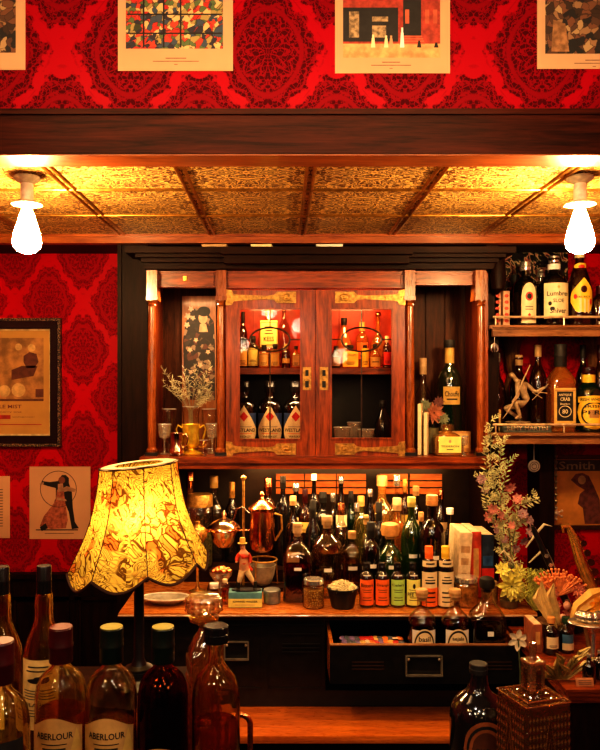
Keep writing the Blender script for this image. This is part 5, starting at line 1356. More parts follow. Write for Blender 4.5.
# trophy cup
tc_ = thing('loving_cup', 'shiny gold two handled trophy cup in the left niche', 'cup', (X(191,3.42), 3.42, zn))
b = MB(); b.lathe([(.0,0),(.048,0),(.050,.006),(.040,.012),(.018,.02),(.016,.028),(.034,.038),(.040,.05),(.036,.10),(.040,.125),(.044,.135),(.040,.135),(.034,.11),(.0,.05)], 32); b.build('cup', GOLD, tc_)
for s_ in (-1, 1):
    b = MB(); b.tube([(s_*.040,0,.118),(s_*.058,0,.130),(s_*.066,0,.112),(s_*.058,0,.080),(s_*.050,0,.055),(s_*.060,0,.045),(s_*.062,0,.035),(s_*.040,0,.032)], .0042, 8); b.build('handle', GOLD, tc_)
def stem_glass(lab, px, D, zb, h, r, name='wine_glass', grp=None, m=None):
    o = thing(name, lab, 'glass', (X(px,D), D, zb), group=grp)
    b = MB(); b.lathe([(r*.3,h*.5),(r*.8,h*.56),(r*1.0,h*.72),(r*1.08,h)], 20, capb=False, capt=False); b.build('bowl', m or M_CUT, o, 40)
    b = MB(); b.lathe([(.0,0),(r*.82,0),(r*.82,.003),(r*.25,.009),(r*.14,.02),(r*.14,h*.38),(r*.22,h*.42),(r*.12,h*.46),(r*.3,h*.5)], 16); b.build('stem', m or M_CUT, o, 40)
    b = MB(); b.tube([(r*1.08*math.cos(2*PI*k/24), r*1.08*math.sin(2*PI*k/24), h) for k in range(24)], .0011, 5, closed=True); b.build('rim', plain('bright_rim', (.8,.78,.72), .15, .6), o)
    return o
stem_glass('cut wine glass at the left end of the left niche', 164.5, 3.42, zn, .135, .029)
stem_glass('heavy cut goblet right of the gold cup', 212.3, 3.44, zn, .135, .029)
stem_glass('tiny gold tinted goblet leaning on the gold cup', 203.5, 3.355, zn, .068, .018, m=glassy('gilt_glass', (.9,.75,.4), .3, .04, bump=.6))
o = thing('silver_mug', 'ornate footed silver mug with curled handle left of the gold cup', 'mug', (X(176.5,3.36), 3.36, zn))
b = MB(); b.lathe([(.0,.008),(.030,.01),(.034,.02),(.030,.035),(.026,.05),(.028,.09),(.032,.10),(.029,.10),(.024,.06),(0,.03)], 24); b.build('cup', plain('warm_silver', (.78,.58,.38), .18, 1.0), o)
b = MB(); b.tube([(.026,0,.09),(.042,0,.095),(.05,0,.075),(.044,0,.05),(.03,0,.035)], .004, 8); b.build('handle', plain('warm_silver', (.78,.58,.38), .18, 1.0), o)
for a in (0.5, 2.1, 3.7, 5.3):
    b = MB(); b.ball((.026*math.cos(a), .026*math.sin(a), .007), .007, seg=8, rings=6); b.build('foot', SILVER, o)
tumbler('clear glass tumbler standing behind the silver mug', 169, 3.50, zn, .20, .030, 'tall tumblers at the back of the left niche', m=GL['clear'])
tumbler('clear glass tumbler behind the heavy cut goblet', 209, 3.50, zn, .20, .030, 'tall tumblers at the back of the left niche', m=GL['clear'])
vs_ = tumbler('clear glass beaker holding the dry twigs behind the gold cup', 191, 3.52, zn, .21, .036, None, 'beaker', m=GL['clear'])
random.seed(8)
tw = thing('dry_twig_bunch', 'bunch of dry silvery twigs and fern standing in the niche', 'plant', (X(191,3.52), 3.52, zn+.022))
b = MB(); lf = MB()
for k in range(26):
    a = random.uniform(-1.25, 1.25); L_ = random.uniform(.20, .44) if abs(a) < .8 else random.uniform(.16, .27)
    ex, ez = math.sin(a)*L_*.75, .17+math.cos(a)*L_*.55+.02; ey = random.uniform(-.05, .05)
    ex = max(-.135, min(.09, ex))
    pts = [(random.uniform(-.012,.012), 0, 0), (ex*.08, 0, .17), (ex*.5+random.uniform(-.01,.01), ey*.5, .17+(ez-.17)*.55), (ex, ey, ez)]
    b.tube(pts, [.0012,.0012,.0009,.0005], 4)
    for j in range(14):
        f = .35+.65*j/14; p0 = Vector(pts[1]).lerp(Vector(pts[3]), f); d = Vector((random.uniform(-1,1), random.uniform(-.4,.4), random.uniform(-.2,1))).normalized()*random.uniform(.012,.028)
        lf.tube([p0, p0+d*.5, p0+d], [.0012,.0016,.0003], 3)
b.build('twigs', plain('grey_twig', (.30,.24,.15), .8), tw); c = lf.build('foliage', plain('silver_leaf', (.52,.48,.30), .7, var=.4), tw); c['kind'] = 'stuff'
# ================================================================ right niche
def flower_head(mb, c, R, n, layers=3, tilt=(0,0,0), w=.3, up=.35, pt=1.0):
    """petals as pointed curved blades round a centre, facing -y"""
    M_ = Euler(tilt).to_matrix()
    for L_ in range(layers):
        r = R*(1-.24*L_); k0 = L_*.5
        for k in range(n):
            a = 2*PI*(k+k0)/n + random.uniform(-.08, .08)
            da = Vector((math.cos(a), 0, math.sin(a))); db = Vector((-math.sin(a), 0, math.cos(a)))
            pts = []
            for f, ww in ((.12,.25),(.45,1.0),(.75,.8),(1.0,.06*pt)):
                o_ = da*(r*f) + Vector((0, -up*R*(f**1.5)*(.2+.75*L_/max(1,layers)) - .08*R*L_, 0))
                pts.append((o_ + db*(r*w*ww*.5), o_ + Vector((0, .07*R*ww, 0)), o_ - db*(r*w*ww*.5)))
            vs = [Vector(c) + M_ @ q for tr in pts for q in tr]; fs = []
            for i in range(3):
                fs += [(i*3, i*3+1, i*3+4, i*3+3), (i*3+1, i*3+2, i*3+5, i*3+4)]
            mb.add(vs, fs)
random.seed(21)
o = thing('flower_vase', 'small olive vase with copper brown dried flowers in the right niche', 'vase', (X(430.5,3.47), 3.47, zl))
MB().lathe([(.022,0),(.026,.004),(.031,.05),(.036,.09),(.038,.115),(.034,.115),(.028,.06),(0,.02)], 24).build('vase', plain('olive_vase', (.16,.14,.07), .4), o)
for (dx, z, R, mat, nm) in ((.008, .185, .052, plain('copper_petal', (.42,.16,.09), .6, var=.3), 'dahlia'), (-.03, .215, .034, plain('grey_green_petal', (.24,.26,.16), .7, var=.3), 'flower'), (.05, .16, .030, plain('grey_green_petal', (.24,.26,.16), .7), 'flower'), (-.035, .16, .03, plain('dusky_petal', (.20,.08,.07), .7), 'flower'), (.03, .235, .028, plain('dusky_petal', (.20,.08,.07), .7), 'flower')):
    b = MB(); flower_head(b, (dx, -.035, z), R, 11, 3); b.build(nm, mat, o, 0)
b = MB()
for k in range(7): b.tube([(random.uniform(-.012,.012), 0, .03), (random.uniform(-.02,.02), 0, .12), (random.uniform(-.04,.05), -.03, random.uniform(.15,.23))], .0015, 5)
b.build('stems', plain('stem_green', (.10,.12,.05), .7), o)
G_ = 'white cards standing on edge in the right niche'
for px, y0, lab, ry in ((419.5, 403, 'taller thin white card standing on edge beside the vase', .03), (425.5, 412, 'shorter thin white card standing on edge beside the cognac bottle', -.03)):
    c = thing('menu_card', lab, 'card', (X(px,3.37), 3.37, zl), -.30, G_)
    h_ = Z(y0,3.37)-zl-.004
    MB().bevbox(-.0075, .0075, -.004, .05, .0005, h_, .001).build('card', CREAM, c); MB().bevbox(-.0078, .0078, .05, .056, .0005, h_, .001).build('spine', TAN, c)
bx = thing('printed_carton', 'orange gold printed carton behind the cognac bottle', 'box', (X(453,3.52), 3.52, zl))
w_ = S(34,3.47)/2; h_ = Z(432,3.47)-zl
MB().bevbox(-w_, w_, -.02, .02, 0, h_, .002).build('carton', plain('carton_orange', (.55,.28,.08), .5, var=.15), bx)
b = MB(); b.box(-w_*.9, -w_*.1, -.0206, -.020, h_*.2, h_*.9); b.box(w_*.1, w_*.9, -.0206, -.020, h_*.2, h_*.9); b.build('print_panels', pc('carton_gold', (.75,.48,.16), .4), bx, 0)
stem_glass('small cut cordial glass right of the cognac bottle in the right niche', 463.5, 3.36, zl, .085, .019)

# ================================================================ books on the back counter
GB = 'books leaning on the back counter'
def book(lab, px, D, zb, ytop, th, deep, mat, tilt, extra=None, group=GB, rz=0.0):
    o = thing('book', lab, 'book', (X(px,D), D, zb+th*math.sin(tilt)+.0005), group=group, rot=(0, tilt, rz))
    h = (Z(ytop,D)-zb)*math.cos(tilt)
    MB().bevbox(0, th, 0, deep, 0, h, .0025).build('cover', mat, o)
    MB().box(.003, th-.003, .004, deep+.0006, .003, h+.0007).build('pages', pc('page', (.66,.50,.30), .8), o)
    if extra: extra(o, th, h)
    return o
def sp_cream(o, th, h):
    b = MB(); b.box(th*.2, th*.8, -.0008, 0, h*.52, h*.62); b.box(th*.15, th*.85, -.0008, 0, h*.70, h*.80); b.box(th*.3, th*.7, -.0008, 0, h*.2, h*.4); b.build('spine_print', pc('spine_tan', (.42,.25,.12), .6), o, 0)
def sp_red(o, th, h):
    b = MB(); b.box(th*.25, th*.75, -.0008, 0, h*.3, h*.75); b.build('spine_print', pc('spine_gold', (.55,.30,.10), .5), o, 0)
def sp_blue(o, th, h):
    b = MB(); b.box(0, th, -.0008, 0, h*.30, h*.46); b.build('red_band', RED, o, 0)
    b = MB(); b.box(th*.1, th*.9, -.0008, 0, h*.50, h*.66); b.build('blue_band', pc('band_blue', (.03,.10,.25), .5), o, 0)
book('thick cream book leaning against the black corked bottle', 456.3, 3.17, zc, 533, .052, .20, pc('book_cream', (.62,.46,.28), .6, var=.2), 0.06, sp_cream)
book('red book between the cream book and the blue one', 470.8, 3.20, zc, 532, .045, .19, pc('book_red', (.50,.05,.02), .5, var=.25), 0.0, sp_red)
book('dark blue book with red band beside the spray of flowers', 481.8, 3.22, zc, 535, .052, .19, pc('book_blue', (.02,.035,.07), .5, var=.3), 0.0, sp_blue)

# upper wall shelf: two slim spines and patterned glass behind, cards on cabinet top
for px, lab in ((497.5, 'slim red and cream patterned book at left end of the upper wall shelf'), (506.5, 'slim red and cream patterned book beside the arched label bottle')):
    def pat(o, th, h):
        for k in range(5):
            b = MB(); b.ball((th/2, -.0002, h*(.14+.18*k)), th*.33, .001, h*.05, 10, 6); b.build('roundel', pc('roundel_red', (.55,.06,.03), .5), o, 0)
    book(lab, px-3.2, 3.47, zu, 291, .030, .12, pc('book_rose', (.62,.36,.22), .6), 0, pat, 'patterned books on the upper wall shelf')
t = NT('abstract_paint'); v = t.coords('Object'); n1 = t.noise(v, 14, 2, .5, 2.5); c = t.ramp(n1, [(.40,(.012,.008,.010)),(.52,(.015,.02,.015)),(.56,(.50,.38,.22)),(.60,(.40,.10,.08)),(.66,(.02,.02,.02))])
M_ABS = t.done(t.bsdf(**{'Base Color': c, 'Roughness': .25}))
o = thing('abstract_panel', 'dark panel with marbled cream and red swirls leaning on the wall behind the upper bottles', 'picture', (X(536,3.77), 3.77, zu), 0)
b = MB(); b.box(X(504,3.77)-X(536,3.77), X(568,3.77)-X(536,3.77), 0, .01, 0, Z(246,3.77)-zu); b.build('panel', M_ABS, o)
b = MB(); b.box(X(503,3.77)-X(536,3.77), X(505,3.77)-X(536,3.77), -.006, .0, 0, Z(246,3.77)-zu); b.build('edge_strip', W_DARK, o)
# carved corbels and hanging metal lily under the upper shelf
for px in (512, 594):
    o = thing('corbel', 'turned wooden corbel post between the wall shelves, %s' % ('behind the archer statue' if px == 512 else 'behind the green bottle'), 'post', (X(px,3.735), 3.735, Z_LS+.0008))
    hh = Z_US-.018-Z_LS-.0016
    MB().lathe([(.045,0),(.045,.03),(.025,.05),(.035,.10),(.045,.16),(.035,.22),(.018,.27),(.028,.30),(.04,hh-.06),(.055,hh-.03),(.06,hh)], 24).build('post', wood('corbel_wood', (.05,.02,.01), (.24,.10,.04)), o)
o = thing('metal_lily', 'small pale metal lily hanging under the upper wall shelf end', 'ornament', (X(494.5,3.385), 3.385, Z(352,3.385)))
b = MB()
for a in (-.9, 0, .9): b.tube([(0,0,.04),(math.sin(a)*.014,0,.028),(math.sin(a)*.020,0,.008),(math.sin(a)*.010,0,.000)], [.003,.006,.004,.001], 8)
b.ball((0,0,.034), .008, .005, .006); b.tube([(0,0,.038),(0,0,Z(337,3.385)-Z(352,3.385))], .0015, 5); b.build('lily', plain('pewter', (.60,.56,.50), .3, .9), o)

# archer statue on a flat grey book
def flatbook():
    o = thing('book', 'grey green book with large pale spine lettering lying flat under the archer statue', 'book', (X(526,3.50), 3.50, zw))
    w_ = S(52, 3.5)/2; h_ = .036
    MB().bevbox(-w_, w_, -.05, .03, 0, h_, .003).build('cover', pc('book_slate', (.14,.17,.14), .6), o)
    MB().box(-w_+.004, w_+.0006, -.044, .0306, .005, h_-.005).build('pages', pc('page', (.66,.50,.30), .8), o)
    b = MB(); b.text('REMY MARTIN', -.01, h_*.5, w_*1.55, h_*.55, None, 1, -.0502, .0006); b.build('lettering', pc('page', (.66,.50,.30), .8), o, 0)
flatbook()
st = thing('archer_statue', 'pale carved statuette of a crouching archer drawing a long bow, on the grey book', 'statuette', (X(521,3.50), 3.50, zw+.0375))
BONE = plain('bone_carving', (.46,.32,.18), .5, var=.25, scale=60)
def q(px, py, dy=0, r=.01): return (X(px,3.5)-X(521,3.5), dy, Z(py,3.5)-(zw+.0375), r)
skin('body', dict(pel=q(528,404,.0,.019), bel=q(525,396,0,.018), che=q(520,386,-.005,.022), nec=q(514,378,-.01,.009), hea=q(510.5,374,-.015,.015), fac=q(509,377,-.02,.011),
   k1=q(512,402,-.045,.013), a1=q(518,415,-.03,.009), f1=q(512,418,-.05,.007),
   k2=q(506,408,.03,.013), a2=q(519,417,.035,.008), f2=q(524,418,.03,.006),
   sl=q(515,384,-.03,.012), el=q(514,396,-.055,.009), hl=q(508,402,-.06,.007),
   sr=q(527,384,.015,.012), er=q(536,392,.01,.009), hr=q(545,387,-.01,.0065)),
   [('pel','bel'),('bel','che'),('che','nec'),('nec','hea'),('hea','fac'),('pel','k1'),('k1','a1'),('a1','f1'),('pel','k2'),('k2','a2'),('a2','f2'),('che','sl'),('sl','el'),('el','hl'),('che','sr'),('sr','er'),('er','hr')], BONE, st)
b = MB(); b.tube([q(526,365,-.06)[:3], q(519,378,-.072)[:3], q(511,396,-.075)[:3], q(504,410,-.072)[:3], q(499,418,-.06)[:3]], [.002,.0035,.0045,.0035,.002], 8); b.build('bow', BONE, st)
b = MB(); b.tube([q(530,400,-.03)[:3], q(546,384,-.03)[:3]], .0016, 6); b.tube([q(534,392,-.03)[:3], q(545,393,-.03)[:3]], .0022, 6); b.tube([q(530,392,-.03)[:3], q(540,398,-.03)[:3]], .0018, 6); b.build('arrows', BONE, st)
b = MB(); b.ball(q(518,419,0)[:2]+(.005,), .06, .055, .005, 18, 6); b.build('plinth', BONE, st)
o = thing('golden_box', 'small yellow box on the lower shelf behind the archer statue', 'box', (X(495.5,3.53), 3.53, zw))
MB().bevbox(-.02, .02, -.02, .02, 0, .10, .003).build('carton', pc('box_yellow', (.58,.36,.12), .5), o)
# low wide box behind statue
o = thing('golden_box', 'low dull gold box between the statue and the bourbon on the lower shelf', 'box', (X(538,3.75), 3.745, zw))
MB().bevbox(-.05, .05, -.03, .03, 0, .075, .003).build('carton', pc('box_gold', (.46,.28,.08), .5), o)

# ================================================================ below the wall shelves
o = thing('framed_picture', 'dark framed orange print of a hooded woman under the lower wall shelf', 'picture', (X(597,3.79), 3.7995, Z(529,3.79)))
lx = lambda px: X(px,3.79)-X(597,3.79); lz = lambda py: Z(py,3.79)-Z(529,3.79)
frame(o, 549, 645, 455, 529, 4, plain('picture_frame_brown', (.05,.02,.012), .3, coat=.4), .025)
b = MB(); b.box(lx(553), lx(641), -.006, 0, lz(525), lz(459)); b.build('print', plain('orange_print', (.62,.25,.05), .5, var=.2, scale=10), o)
YQ = -.0066
b = MB(); rect(b, lx, lz, 556, 641, 460, 471, YQ); b.build('title_band', pc('title_dark', (.05,.035,.025), .5), o, 0)
b = MB(); b.text('Smith', lx(577), lz(465.5), lx(36)-lx(0), .040, None, 1, YQ, .0006); b.build('lettering', pc('title_black', (.30,.20,.11), .5), o, 0)
b = MB(); poly(b, lx, lz, [(571,480),(576,474),(583,473),(589,476),(594,486),(600,500),(601,524),(585,524),(583,508),(578,504),(580,494),(585,490),(578,486)], YQ-.0003); b.build('cloak', plain('cloak', (.14,.04,.03), .6, var=.4, scale=40), o, 0)
b = MB(); poly(b, lx, lz, [(582+4*math.cos(2*PI*k/16), 480+4.5*math.sin(2*PI*k/16)) for k in range(16)], YQ-.0007); b.build('face', pc('print_face', (.42,.22,.09), .6), o, 0)
# beaded chain with cross-bones pendant
o = thing('beaded_pendant', 'string of metal beads with a star shaped charm hanging before the framed print', 'ornament', (X(556,3.70), 3.70, Z(515,3.70)))
b = MB(); z0 = Z(515,3.7)
for k in range(9):
    b.ball((0, 0, Z(508-k*6.5,3.7)-z0), .008, .008, .010, 8, 6)
b.tube([(0,0,Z(505,3.7)-z0),(0,0,Z(447,3.7)-z0)], .003, 6); b.build('beads', plain('bead_metal', (.42,.32,.2), .3, .9), o)
b = MB()
for k in range(6):
    a = PI*k/3+.5; b.tube([(0,-.004,0.008),(math.cos(a)*.030,-.004,.008+math.sin(a)*.026)], [.006,.004], 6); b.ball((math.cos(a)*.031,-.004,.008+math.sin(a)*.027), .007, seg=8, rings=6)
b.ball((0,-.008,.01), .014, .010, .014, 10, 8); b.build('charm', plain('pale_metal', (.70,.52,.38), .35, .6), o)
# round medallion hanging
o = thing('round_medallion', 'round pale metal medallion hanging under the lower wall shelf', 'ornament', (X(534,3.50), 3.50, Z(474,3.50)))
b = MB(); b.lathe([(.0,-.004),(.026,-.004),(.029,0),(.026,.004),(0,.004)], 28, c=(0,0,.036), axis='y'); b.tube([(0,0,.064),(0,0,Z(444,3.5)-Z(474,3.5))], .0018, 6); b.build('disc', plain('pale_pewter', (.52,.48,.42), .35, .7), o)
b = MB()
for r in (.020, .011): b.tube([(r*math.cos(2*PI*k/24), -.005, .036+r*math.sin(2*PI*k/24)) for k in range(24)], .0016, 5, closed=True)
b.build('relief', plain('pewter_dark', (.12,.10,.09), .4, .7), o)

# ================================================================ dried flowers
def foliage(mb, p0, p1, n, leaf, lw, spread=.6, droop=.0):
    p0, p1 = Vector(p0), Vector(p1); ax = (p1-p0).normalized(); sd = ax.cross(Vector((0,1,0))).normalized()
    for k in range(n):
        f = (k+.5)/n; c = p0.lerp(p1, f); s_ = 1 if k % 2 else -1
        d = (sd*s_*random.uniform(.5,1) + ax*random.uniform(.3,.9) + Vector((0, random.uniform(-.7,.4), 0))).normalized()*leaf*random.uniform(.7,1.2)*(1-.4*f)
        wv = Vector((0,1,0)).cross(d).normalized()*lw
        mb.add([c, c+d*.5+wv, c+d+Vector((0,0,-droop*leaf)), c+d*.5-wv], [(0,1,2,3)])
random.seed(33)
pl = thing('dried_flower_spray', 'tall spray of pale green fern and pink dried flowers beside the cabinet', 'plant', (X(512,3.16), 3.16, zc))
ox0, oz0 = X(512,3.16), zc
def Q(px, py, dy=0): return Vector((X(px,3.16)-ox0, dy, Z(py,3.16)-oz0))
b = MB(); b.lathe([(.03,0),(.035,.004),(.040,.06),(.030,.09),(.034,.10),(.029,.10),(0,.03)], 20); b.build('vase', plain('dark_vase', (.05,.03,.02), .3), pl)
stems = [((512,590),(503,520),(492,470),(490,420)), ((512,590),(508,520),(500,470),(504,438)), ((512,590),(498,530),(488,480),(484,440)), ((512,590),(512,540),(520,505),(540,500)),
         ((512,590),(505,540),(500,500),(510,460)), ((512,590),(500,540),(486,505),(480,478)), ((512,590),(515,545),(512,520),(528,520))]
bs = MB(); fo = MB()
for st_ in stems:
    P_ = [Q(a_, c_, random.uniform(-.03,.03)) for a_, c_ in st_]
    bs.tube(P_, [.0028,.0024,.0018,.001], 5)
    for i in range(3):
        foliage(fo, P_[i], P_[i+1], 15, .034, .0036, 1)
        for k in range(5):
            p_ = P_[i].lerp(P_[i+1], random.random()); d = Vector((random.uniform(-1,1), random.uniform(-.6,.3), random.uniform(.1,1))).normalized()*.045
            fo.tube([p_, p_+d], [.0012,.0006], 4); foliage(fo, p_, p_+d, 9, .020, .0026, 1)
bs.build('stems', plain('stem_green', (.10,.12,.05), .7), pl)
c = fo.build('foliage', plain('pale_fern', (.56,.55,.28), .7, var=.35, scale=20), pl, 0); c['kind'] = 'stuff'
PINK = plain('pink_petal', (.58,.24,.19), .7, var=.3, scale=50); MAUVE = plain('mauve_petal', (.36,.22,.22), .7, var=.35, scale=50)
for (px, py, R, m) in ((479,478,.024,MAUVE),(484,489,.02,MAUVE),(509,487,.030,PINK),(514,497,.024,PINK),(490,507,.028,PINK),(486,516,.026,PINK),(499,514,.022,PINK),(496,524,.022,PINK),(520,512,.024,MAUVE),(527,519,.026,MAUVE),(529,530,.026,MAUVE),(524,541,.024,MAUVE),(515,548,.022,MAUVE),(494,529,.018,MAUVE),(508,523,.02,PINK),(503,538,.02,MAUVE)):
    b = MB(); p_ = Q(px, py, random.uniform(-.06, 0)); flower_head(b, p_, R, 7, 2, (random.uniform(-.5,.5),0,random.uniform(-.6,.6)), .5); b.build('flower', m, pl, 0)
b = MB()
for st_ in (((522,545),(533,530),(540,522),(548,524)), ((510,560),(500,548),(496,552)), ((525,560),(538,548),(545,552))):
    P_ = [Q(a_, c_, -.05) for a_, c_ in st_]; b.tube(P_, [.003]+[.006]*(len(P_)-2)+[.001], 6)
b.build('curly_pods', plain('pale_pod', (.58,.52,.34), .7), pl)
# feathery grass
gr_ = thing('feathery_grass_tuft', 'tuft of bright yellow green curly grass right of the succulent', 'plant', (X(537,3.03), 3.035, zc))
b = MB()
for k in range(260):
    a = random.uniform(0, 2*PI); L_ = random.uniform(.06, .17); r = random.uniform(0, .045)
    x, y = r*math.cos(a)*.9, r*math.sin(a)*.5+.01; dx = random.uniform(-.035,.03)
    b.tube([(x*.3,y*.3,0),(x+dx*.3,y,L_*.5),(x+dx,y-.01,L_),(x+dx*2+random.uniform(-.01,.01),y-.02,L_-.012)], [.0012,.0013,.001,.0005], 3)
c = b.build('grass', plain('lime_grass', (.50,.52,.13), .6, var=.6, scale=40), gr_, 0); c['kind'] = 'stuff'
# yellow succulent
su = thing('yellow_succulent', 'yellow green pointed rosette flower at the right end of the counter', 'plant', (X(509,3.08), 3.08, zc))
b = MB(); b.lathe([(.03,0),(.034,.003),(.038,.03),(.032,.032),(0,.02)], 20); b.build('pot', plain('tiny_pot', (.12,.08,.04), .5), su)
b = MB()
flower_head(b, (-.004, -.04, .095), .062, 8, 3, (0,0,0), .42, .5); flower_head(b, (.034, -.02, .145), .036, 7, 2, (-.3,0,.3), .42, .5); flower_head(b, (-.03, -.015, .155), .034, 7, 2, (-.4,0,-.3), .42, .5); flower_head(b, (.03, -.03, .055), .036, 7, 2, (.3,0,.3), .42, .5)
b.build('leaves', plain('yellow_leaf', (.72,.66,.16), .5, var=.3, scale=30), su, 0)
b = MB(); b.tube([(0,0,.02),(0,-.01,.09)], .008, 8); b.tube([(0,0,.03),(.03,0,.14)], .004, 6); b.tube([(0,0,.03),(-.028,0,.15)], .004, 6); b.build('stems', plain('stem_green', (.10,.12,.05), .7), su)

# ================================================================ side cabinet and what stands on it
zq = Z_SD+.0008
DQ = 2.86
pr = thing('protea_arrangement', 'basket of dried orange protea flowers, pods and folded cream leaves', 'plant', (X(556,DQ), DQ, zq))
def T(px, py, dy=0): return Vector((X(px,DQ)-X(556,DQ), dy, Z(py,DQ)-zq))
b = MB(); b.lathe([(.045,0),(.05,.004),(.075,.07),(.07,.075),(0,.05)], 26, asp=.8); b.build('basket', plain('wicker', (.16,.08,.03), .8, var=.5, scale=120), pr)
OR_ = plain('protea_orange', (.74,.27,.09), .6, var=.25, scale=40)
b = MB()
for k in range(64):   # fan of pin-shaped florets
    a = -1.15 + 2.1*(k % 32)/31 + random.uniform(-.03,.03); L_ = .105 + .012*math.sin(k*3) - (.02 if k >= 32 else 0)
    base = T(553, 592, -.03 if k < 32 else -.05); d = Vector((math.sin(a+.25), random.uniform(-.15,.05), math.cos(a+.25)*.8))
    tip = base + d*L_
    b.tube([base, base+d*L_*.6, tip], [.0035,.003,.0028], 5); b.ball(tip, .0055, seg=8, rings=5)
b.build('protea_flower', OR_, pr)
b = MB()
for (px, py, s_) in ((546,588,1),(550,600,.8),(562,606,.8),(572,585,1),(574,596,.9)):
    flower_head(b, T(px,py,-.06), .030*s_, 8, 2, (0,0,0), .4)
b.build('small_flowers', plain('russet_petal', (.50,.17,.10), .6, var=.4, scale=50), pr, 0)
def blade(pts, ws, th=.004):
    mb = MB(); n_ = len(pts); vs = []
    for i, (p_, w_) in enumerate(zip(pts, ws)):
        d = (pts[min(i+1,n_-1)]-pts[max(i-1,0)]).normalized(); s_ = d.cross(Vector((0,1,0))).normalized()
        vs += [p_+s_*w_, p_+s_*w_*.5+Vector((0,-.4*w_,0)), p_, p_-s_*w_*.5+Vector((0,-.4*w_,0)), p_-s_*w_]
    mb.add(vs, [(i*5+j, i*5+j+1, i*5+5+j+1, i*5+5+j) for i in range(n_-1) for j in range(4)]); return mb
LEAF = plain('cream_husk', (.74,.55,.22), .6, var=.3, scale=18)
for L_ in ([(549,622),(540,606),(534,590),(532,574)], [(552,618),(546,604),(541,588),(544,576)], [(544,616),(536,600),(529,590),(530,580)]):
    blade([T(a_, c_, -.075-.01*i) for i, (a_, c_) in enumerate(L_)], [.006,.022,.020,.003]).build('husk_leaf', LEAF, pr)
b = MB()
for (px, py) in ((560,600),(567,610),(556,612),(578,606),(583,598)): b.ball(T(px,py,-.07), .014, .013, .015, 10, 8)
b.build('seed_pods', plain('pod_pinkish', (.62,.34,.24), .5, var=.3), pr)

sh_ = thing('yellow_shell_leaf', 'large curled yellow cream leaf like a shell at the right edge', 'leaf', (X(590,2.72), 2.72, zq))
def U(px, py, dy=0): return Vector((X(px,2.72)-X(590,2.72), dy, Z(py,2.72)-zq))
blade([U(572,622,0), U(578,606,-.02), U(590,596,-.03), U(606,592,0)], [.012,.030,.038,.02]).build('leaf', plain('yellow_leaf_dry', (.80,.52,.14), .6, var=.25, scale=18), sh_)
b = MB(); flower_head(b, U(594,602,-.06), .045, 9, 2, (0,0,0), .5); b.build('orange_petals', plain('saffron', (.80,.38,.04), .6), sh_, 0)
b = MB(); b.tube([(0,0,0), U(588,640,0), U(582,614,0)], [.01,.008,.006], 8); b.build('stalk', plain('dry_stalk', (.22,.12,.05), .7), sh_)

# saxophone-like brass leaning behind
sx_ = thing('brass_saxophone', 'brass saxophone standing behind the dried flowers', 'instrument', (X(588,3.0), 2.985, zq+.0065))
def V_(px, py, dy=0): return (X(px,3.0)-X(588,3.0), dy, Z(py,3.0)-zq)
b = MB(); b.tube([V_(562,533), V_(560,527,-.01), V_(566,527), V_(571,536), V_(578,560), V_(588,585), V_(598,604), V_(606,612), V_(616,608), V_(620,600), V_(622,585)], [.005,.008,.012,.016,.020,.024,.028,.030,.034,.045,.06], 16); b.build('tube', BRASS, sx_)
b = MB()
for k in range(7):
    f = k/6; p_ = Vector(V_(574+22*f, 545+56*f, -.03)); b.lathe([(.0,-.004),(.012+.004*f,-.004),(.012+.004*f,.002),(0,.002)], 16, c=p_+Vector((.02,0,.01)), axis='y')
b.tube([V_(574,536,-.028), V_(598,600,-.03)], .003, 6); b.build('keywork', plain('key_brass', (.55,.40,.20), .25, 1.0), sx_)
b = MB(); b.tube([(-.0,0,0), V_(588,610), V_(590,598)], .006, 6); b.tube([(-.06,.0,.0),(.06,0,.0)], .006, 6); b.build('stand', BLACKP, sx_)
cl = thing('black_clarinet', 'dark clarinet with silver keys leaning behind the protea', 'instrument', (X(571,3.01)-.0, 2.93, zq+.012), rot=(0, -.42, 0))
b = MB(); b.tube([(0,0,.0),(0,0,.05),(0,0,.30),(0,0,.42),(0,0,.44)], [.026,.014,.012,.010,.006], 14); b.build('tube', BLACKP, cl)
b = MB(); b.tube([(.012,-.012,.06),(.012,-.012,.34)], .002, 5)
for k in range(7): b.lathe([(.0,-.002),(.008,-.002),(.008,.002),(0,.002)], 12, c=(0,-.015,.09+.038*k), axis='y')
b.build('keys', SILVER, cl)

# leaning books and bottles
book('brown leather book standing upright beside the open drawer', 528, 2.70, zq, 625, .036, .15, plain('leather_brown', (.22,.07,.03), .5, var=.3), 0, lambda o, th, h: (MB().box(th*.15, th*.85, -.0008, 0, h*.1, h*.75).build('spine_print', pc('spine_tan', (.42,.25,.12), .6), o, 0)), 'books on the side cabinet', rz=.15) if False else None
bk = book('red brown book with worn tan spine standing beside the orange capped bottle', 537, 2.72, zq, 625, .032, .11, plain('leather_brown', (.30,.09,.04), .5, var=.3), 0, sp_red, 'books on the side cabinet')
bk.location.x = SX + .003
bottle('dark wine bottle with orange wooden cap and cream label on the side cabinet', 551, 2.72, zq, 617, 14.5, 'wine', 'dark', cap=pc('beech', (.62,.30,.09), .5), capc=.84, capr=.55, x=SX+.066, collar=(TAN, .40, .70, .80), labels=[dict(m=CREAM, w=.8, z0=.18, z1=.5, bars=BARS)])
bottle('dark green capped bottle with small blue label on the side cabinet', 566, 2.74, zq, 617, 15, 'wine', 'dark', cap=GREENCAP, capc=.82, capr=.55, x=SX+.127, labels=[dict(m=pc('label_blue', (.08,.20,.34), .5), w=.7, z0=.30, z1=.55), dict(m=CREAM, w=.7, z0=.1, z1=.3)])
o = thing('silver_shell_dish', 'shiny silver dish on a stem with curled rim at the right edge', 'dish', (X(596,2.52), 2.54, zq))
